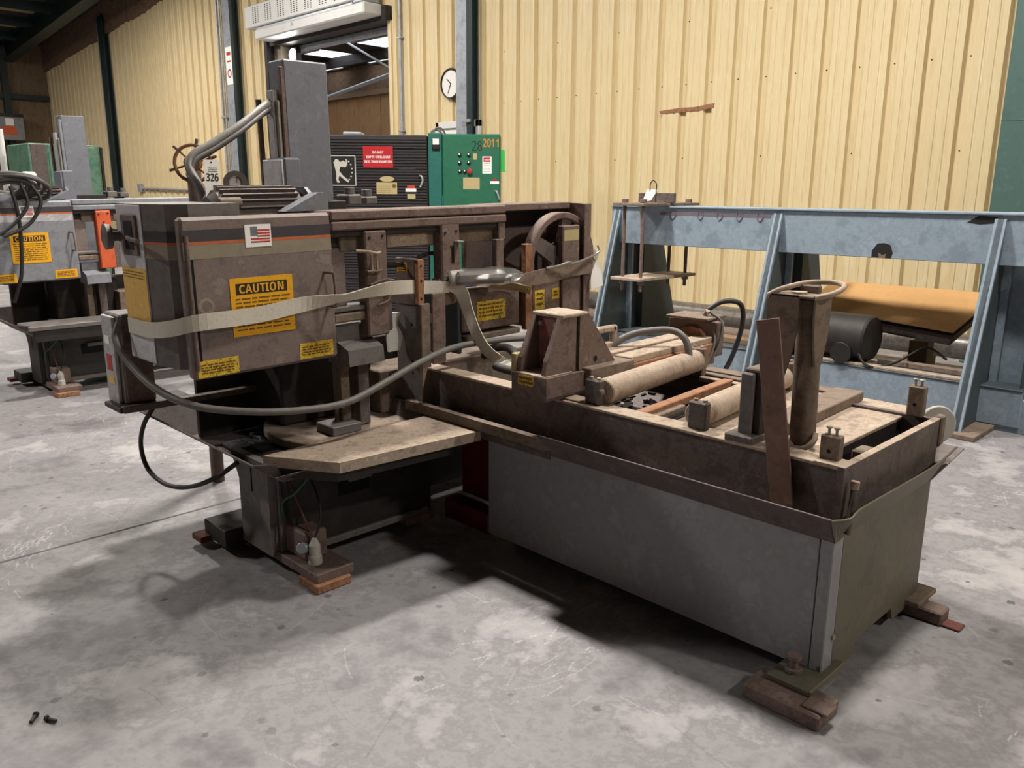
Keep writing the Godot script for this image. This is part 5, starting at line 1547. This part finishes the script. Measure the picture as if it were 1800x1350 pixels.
# ==================================================================== loose things
func small_things() -> void:
	# strap round the head, past the upright, hanging into the bed
	var p := [Vector3(-3.02, 0.88, -1.066), Vector3(-2.82, 0.885, -1.064), Vector3(-2.68, 0.905, -1.078), Vector3(-2.585, 0.93, -1.13), Vector3(-2.585, 0.935, -1.33), Vector3(-2.582, 0.955, -1.50), Vector3(-2.555, 0.966, -1.60), Vector3(-2.54, 0.972, -1.66), Vector3(-2.57, 0.985, -1.85), Vector3(-2.60, 0.98, -2.0), Vector3(-2.62, 0.97, -2.09), Vector3(-2.60, 0.965, -2.20)]
	var up := Vector3(0, 0.027, 0)
	var w := [up, up, up, up, up, up, Vector3(0.012, 0.02, 0), Vector3(0.016, 0.016, 0), Vector3(0.008, 0.025, 0), up, up, Vector3(0, 0.024, 0)]
	ribbon(p, w, 0.004, 6)
	var t := thing("cargo_strap", "flat pale woven strap wrapped round the saw head and hanging down into the feed bed", "strap", Vector3(-2.6, 0.62, -2.2))
	part(t, "strap", "strap")
	ribbon([Vector3(-2.60, 0.975, -2.20), Vector3(-2.565, 0.945, -2.235), Vector3(-2.53, 0.87, -2.24), Vector3(-2.47, 0.78, -2.235), Vector3(-2.39, 0.715, -2.23), Vector3(-2.25, 0.675, -2.22), Vector3(-2.08, 0.665, -2.2)], [Vector3(0.004, 0.024, -0.012), Vector3(0.02, 0.016, -0.012), Vector3(0.024, 0.01, -0.006), Vector3(0.022, 0.014, -0.004), Vector3(0.018, 0.02, 0.0), Vector3(0.008, 0.012, -0.018), Vector3(0.0, 0.004, -0.024)], 0.004, 6)
	part(t, "hanging_end", "strap")
	# plastic wrapped pendant
	var pb := thing("wrapped_pendant", "dark pendant control wrapped in clear plastic, laid on the strap by the right guide arm", "pendant", Vector3(-2.55, 0.95, -2.35))
	obox(Vector3(-2.565, 1.0, -2.33), Vector3(0.09, 0.055, 0.24), Basis(Vector3.UP, -0.25), 0.014)
	part(pb, "control", "steel_dark")
	cyl(Vector3(-2.60, 1.0, -2.20), Vector3(-2.575, 1.005, -2.26), 0.03, 16, 0.006)
	part(pb, "end_cap", "disc_white")
	var rng := RandomNumberGenerator.new()
	rng.seed = 3
	var grid := []
	for i in 9:
		var row := []
		for j in 13:
			var a := TAU * j / 12.0
			var u := i / 8.0
			var r := 0.062 * (1.0 - 0.75 * pow(abs(u * 2 - 1), 4.0)) * rng.randf_range(0.86, 1.12)
			row.append(Vector3(-2.59 + 0.09 * u + cos(a) * r, 1.0 + sin(a) * r * 0.65, -2.18 - 0.34 * u + rng.randf_range(-0.006, 0.006)))
		row[12] = row[0]
		grid.append(row)
	for i in 8:
		for j in 12:
			var a: Vector3 = grid[i][j]
			var o: Vector3 = a - Vector3(-2.59 + 0.09 * i / 8.0, 1.0, a.z)
			quad(grid[i][j], grid[i][j + 1], grid[i + 1][j + 1], grid[i + 1][j], o)
	part(pb, "plastic_wrap", "plastic_film")
	# taped bar from the pendant to the far upright, with tissue
	ribbon([Vector3(-2.54, 0.975, -2.50), Vector3(-2.54, 0.975, -2.62), Vector3(-2.55, 0.985, -2.78), Vector3(-2.56, 1.0, -2.92), Vector3(-2.56, 1.0, -3.06)], [Vector3(0, 0.012, 0), Vector3(0, 0.03, 0), Vector3(0, 0.035, 0), Vector3(0, 0.036, 0), Vector3(0, 0.03, 0)], 0.003, 5)
	var tb := thing("tape_band", "long band of clear dusty tape stretched from the wrapped pendant to the far end plate", "tape", Vector3(-2.55, 0.95, -2.8))
	part(tb, "band", "dust_brown")
	tube([Vector3(-2.54, 1.015, -2.72), Vector3(-2.535, 1.022, -2.8), Vector3(-2.53, 1.035, -2.86), Vector3(-2.535, 1.028, -2.9), Vector3(-2.55, 1.045, -3.02), Vector3(-2.55, 1.07, -3.10), Vector3(-2.56, 1.10, -3.10)], 0.005, 8)
	part(tb, "wire_hook", "bare_steel")
	ribbon([Vector3(-2.56, 1.08, -3.095), Vector3(-2.56, 1.02, -3.095), Vector3(-2.555, 0.96, -3.09), Vector3(-2.55, 0.90, -3.09)], [Vector3(0.002, 0, -0.012), Vector3(0.004, 0, -0.008), Vector3(0.008, 0.004, -0.03), Vector3(0.01, 0.008, -0.034)], 0.006, 5)
	solo("paper_towel", "paper", "crumpled white paper towel hanging at the far end plate of the first saw", "paper towel")
	ribbon([Vector3(-2.585, 0.952, -2.42), Vector3(-2.57, 0.95, -2.5), Vector3(-2.565, 0.935, -2.58), Vector3(-2.56, 0.92, -2.64)], [Vector3(0.01, 0.004, -0.01), Vector3(0.03, 0.014, -0.01), Vector3(0.03, 0.016, 0.01), Vector3(0.012, 0.02, 0.01)], 0.004, 4)
	solo("paper_scrap", "label_cream", "loose scrap of brownish paper lying over the yellow labelled guard of the first saw", "paper")
	ribbon([Vector3(-2.82, 0.945, -2.30), Vector3(-2.72, 0.955, -2.32), Vector3(-2.66, 0.95, -2.36)], [Vector3(0, 0.0, -0.05), Vector3(0, 0.01, -0.06), Vector3(0, 0, -0.05)], 0.006, 4)
	solo("blue_cloth", "blue_plastic", "dark blue cloth under the plastic wrapped pendant", "cloth")
	# hoses
	tube([Vector3(-3.085, 0.88, -1.055), Vector3(-3.06, 0.82, -1.03), Vector3(-2.95, 0.74, -1.04), Vector3(-2.78, 0.68, -1.06), Vector3(-2.62, 0.645, -1.12), Vector3(-2.5, 0.625, -1.26), Vector3(-2.44, 0.615, -1.42), Vector3(-2.42, 0.62, -1.58), Vector3(-2.44, 0.668, -1.78), Vector3(-2.46, 0.705, -1.93), Vector3(-2.48, 0.735, -2.10), Vector3(-2.48, 0.74, -2.27), Vector3(-2.44, 0.735, -2.50), Vector3(-2.40, 0.70, -2.62)], 0.013, 10)
	solo("grey_hose", "hose_grey", "long grey hose sagging across in front of the first saw into the feed bed", "hose")
	tube([Vector3(-3.13, 0.545, -1.17), Vector3(-3.18, 0.46, -1.14), Vector3(-3.23, 0.36, -1.14), Vector3(-3.20, 0.27, -1.15), Vector3(-3.08, 0.235, -1.17), Vector3(-2.93, 0.26, -1.20), Vector3(-2.80, 0.32, -1.24), Vector3(-2.72, 0.385, -1.29)], 0.009, 10)
	solo("black_cable", "rubber_black", "thin black cable hanging in a loop left of the saw pedestal", "cable")
	var hz := [["thick grey hose arching up in the left end of the feed bed", [Vector3(-2.56, 0.66, -2.36), Vector3(-2.50, 0.70, -2.34), Vector3(-2.42, 0.715, -2.36), Vector3(-2.33, 0.69, -2.33), Vector3(-2.26, 0.665, -2.28), Vector3(-2.18, 0.66, -2.22)]], ["thick grey hose lying along the front flange of the feed bed up to the vise", [Vector3(-2.34, 0.668, -2.22), Vector3(-2.25, 0.67, -2.20), Vector3(-2.14, 0.672, -2.20), Vector3(-2.04, 0.67, -2.22)]], ["thick grey hose in the feed bed, behind the one that runs up to the vise", [Vector3(-2.38, 0.672, -2.29), Vector3(-2.28, 0.68, -2.265), Vector3(-2.16, 0.682, -2.26), Vector3(-2.05, 0.675, -2.275)]]]
	for q in hz:
		tube(q[1], 0.017, 10)
		solo("coiled_hose", "rubber", q[0], "hose", "hoses in the feed bed")
	# loose flat bar, plank
	var lean := Vector3(-1.107, 1.012, -2.082) - Vector3(-0.997, 0.512, -2.036)
	var yv := lean.normalized()
	var zv := Vector3(0, 0.09, 1).normalized()
	var xv := yv.cross(zv).normalized()
	zv = xv.cross(yv).normalized()
	obox(Vector3(-1.052, 0.762, -2.059), Vector3(0.068, lean.length(), 0.008), Basis(xv, yv, zv), 0.0015)
	solo("flat_bar", "bar_red", "reddish brown flat steel bar leaning upright against the front of the feed bed", "bar")
	obox(Vector3(-1.165, 0.658, -2.56), Vector3(0.10, 0.034, 0.58), Basis(Vector3.UP, 0.05), 0.003)
	solo("steel_plank", "dust_brown", "thick dusty bar lying across the deck behind the vertical guide roller", "bar")
	# hydraulic lines up to the column
	var k := 0
	for q in [[0.0, 0.0, 0.016], [0.02, -0.018, 0.009], [-0.015, -0.03, 0.008]]:
		tube([Vector3(-3.22, 1.71 + q[1], -1.80), Vector3(-3.16 + q[0], 1.66 + q[1], -1.70), Vector3(-3.1 + q[0], 1.59 + q[1], -1.58), Vector3(-3.08 + q[0], 1.52 + q[1], -1.46), Vector3(-3.07 + q[0], 1.475 + q[1], -1.375), Vector3(-3.05 + q[0], 1.43 + q[1], -1.345), Vector3(-3.0 + q[0], 1.37, -1.35), Vector3(-2.97 + q[0], 1.315, -1.36)], q[2], 10)
		solo("column_hose", ["hose_grey", "rubber", "rubber_black"][k], ["thickest grey hose curving from the saw column down to the motor", "slimmer hose running along the thick grey hose to the column", "thin black hose below the thick grey hose to the column"][k], "hose", "hoses from the saw column")
		k += 1
	# rusty handwheel behind
	var hw := thing("hand_wheel", "rusty spiked handwheel on a post behind the saw motor", "handwheel", Vector3(-3.62, 0.0, -1.615))
	var hc := Vector3(-3.62, 1.46, -1.615)
	var hn := Vector3(0.8, 0, 0.6).normalized()
	var hu := Vector3(0.6, 0, -0.8).normalized()
	var ring := []
	for i in 20:
		var a := TAU * i / 20.0
		ring.append(hc + (hu * cos(a) + Vector3.UP * sin(a)) * 0.078)
	tube(ring, 0.008, 8, 1, true)
	part(hw, "rim", "rust_orange")
	for i in 6:
		var a := TAU * i / 6.0 + 0.3
		var dv: Vector3 = hu * cos(a) + Vector3.UP * sin(a)
		tube([hc, hc + dv * 0.078], 0.005, 6, 1)
		part(hw, "spoke", "rust_orange")
		tube([hc + dv * 0.074, hc + dv * 0.105], 0.007, 6, 1)
		part(hw, "spike", "rust_brown")
	cyl(hc - hn * 0.03, hc + hn * 0.03, 0.035, 14)
	part(hw, "hub", "rust_orange")
	cyl(Vector3(-3.62, 0.0, -1.615), Vector3(-3.62, 1.43, -1.615), 0.03, 12)
	part(hw, "post", "rust_brown")
	var lk := 0
	for q in [Vector3(-2.222, 0, -0.451), Vector3(-2.185, 0, -0.47)]:
		var dv := Vector3(0.8, 0, 0.6 - lk)
		cyl(q + Vector3(0, 0.007, 0), q + Vector3(0, 0.007, 0) + dv.normalized() * 0.03, 0.005, 8)
		cyl(q + Vector3(0, 0.008, 0) - dv.normalized() * 0.008, q + Vector3(0, 0.008, 0), 0.0085, 6)
		solo("loose_bolt", "steel_black", ["small dark bolt lying on the open floor, the one farther from the saw", "small dark bolt lying on the open floor, the one nearer the saw"][lk], "bolt", "loose bolts on the floor")
		lk += 1
	ribbon([Vector3(-2.70, 0.87, -1.985), Vector3(-2.705, 0.82, -1.98), Vector3(-2.70, 0.77, -1.99), Vector3(-2.70, 0.71, -1.985)], [Vector3(0.0, 0.004, 0.035), Vector3(0.006, 0.0, 0.03), Vector3(-0.004, 0, 0.036), Vector3(0.004, 0, 0.03)], 0.01, 4)
	solo("white_rag", "paper", "white rag hanging behind the upright plate beside the sloped guide cover", "rag")
	# lot tags
	var tg := thing("lot_tag", "white lot tag marked 326 standing on top of the first saw head", "tag", Vector3(-2.9, 1.31, -1.36))
	hexa([Vector3(-2.9, 1.318, -1.331), Vector3(-2.9, 1.318, -1.388), Vector3(-2.9, 1.452, -1.386), Vector3(-2.9, 1.452, -1.330), Vector3(-2.898, 1.318, -1.331), Vector3(-2.898, 1.318, -1.388), Vector3(-2.898, 1.452, -1.386), Vector3(-2.898, 1.452, -1.330)])
	part(tg, "card", "paper")
	text(tg, "326", 0.028, Vector3(-2.8975, 1.392, -1.359), "x", "ink", 0.045, true)
	lines(1.425, -1.345, -1.38, -2.898, 3, 0.006, "x", 0.002)
	cyl(Vector3(-2.898, 1.443, -1.358), Vector3(-2.897, 1.443, -1.358), 0.003, 8)
	part(tg, "print", "ink")
	var t2 := thing("lot_tag", "white lot tag tied with a black loop on the clamp of the blue stand", "tag", Vector3(-3.77, 1.27, -5.2))
	hexa([Vector3(-3.87, 1.275, -5.2), Vector3(-3.79, 1.29, -5.2), Vector3(-3.73, 1.37, -5.2), Vector3(-3.83, 1.37, -5.2), Vector3(-3.87, 1.275, -5.203), Vector3(-3.79, 1.29, -5.203), Vector3(-3.73, 1.37, -5.203), Vector3(-3.83, 1.37, -5.203)])
	part(t2, "card", "paper")
	tube([Vector3(-3.80, 1.36, -5.2), Vector3(-3.80, 1.41, -5.2), Vector3(-3.775, 1.435, -5.2), Vector3(-3.745, 1.41, -5.2), Vector3(-3.745, 1.36, -5.2), Vector3(-3.76, 1.28, -5.22)], 0.004, 6)
	part(t2, "tie", "black")
	# red and white eye beside the tag
	var ey := thing("lifting_eye", "grey lifting eye with a red and white disc behind the saw motor", "lifting eye", Vector3(-3.05, 1.3, -1.52))
	lathe(Vector3(-3.05, 1.375, -1.52), Vector3(1, 0, 0.4), [Vector2(0.024, -0.008), Vector2(0.045, -0.008), Vector2(0.045, 0.008), Vector2(0.024, 0.008), Vector2(0.024, -0.008)], 20)
	box(-3.06, -3.04, 1.30, 1.34, -1.56, -1.48, 0.004)
	part(ey, "eye", "steel_dark")
	cyl(Vector3(-3.055, 1.375, -1.522), Vector3(-3.05, 1.375, -1.52), 0.023, 16)
	part(ey, "disc", "paper")
	prism([Vector2(-1.525, 1.375), Vector2(-1.545, 1.375), Vector2(-1.54, 1.392), Vector2(-1.525, 1.398)], 0, -3.049, -3.047)
	part(ey, "red_half", "label_red")
	# coil of cable on the second saw
	var co := thing("cable_coil", "coil of thick black cable heaped on the head of the second band saw", "cable", Vector3(-6.15, 1.2, -1.55))
	for i in 7:
		var r := 0.10 + 0.018 * i
		var cr := []
		var tilt := Basis(Vector3(0, 0, 1), 0.75 + 0.07 * sin(i * 2.1)) * Basis(Vector3.RIGHT, 0.18 * cos(i * 1.7))
		for j in 16:
			var a := TAU * j / 16.0
			cr.append(Vector3(-6.17, 1.345 + 0.012 * (i % 3), -1.50 - 0.008 * i) + tilt * Vector3(cos(a) * r * 0.6, 0, sin(a) * r))
		tube(cr, 0.0135, 8, 2, true)
		part(co, "loop", "rubber")
	for q in [[Vector3(-6.05, 1.36, -1.50), Vector3(-6.04, 1.2, -1.52), Vector3(-6.05, 1.0, -1.52), Vector3(-6.06, 0.80, -1.50), Vector3(-6.1, 0.62, -1.45)], [Vector3(-6.05, 1.37, -1.62), Vector3(-6.03, 1.27, -1.66), Vector3(-6.03, 1.15, -1.60), Vector3(-6.03, 1.09, -1.52), Vector3(-6.03, 1.05, -1.42)], [Vector3(-6.05, 1.38, -1.56), Vector3(-6.03, 1.25, -1.58), Vector3(-6.03, 1.14, -1.50), Vector3(-6.03, 1.06, -1.40)]]:
		tube(q, 0.012, 8)
		part(co, "tail", "rubber_black")
	obox(Vector3(-6.45, 1.40, -1.72), Vector3(0.06, 0.12, 0.10), Basis(Vector3.UP, 0.3), 0.02)
	solo("plastic_bag", "hood_white", "crumpled white plastic bag beside the column of the second band saw", "bag")
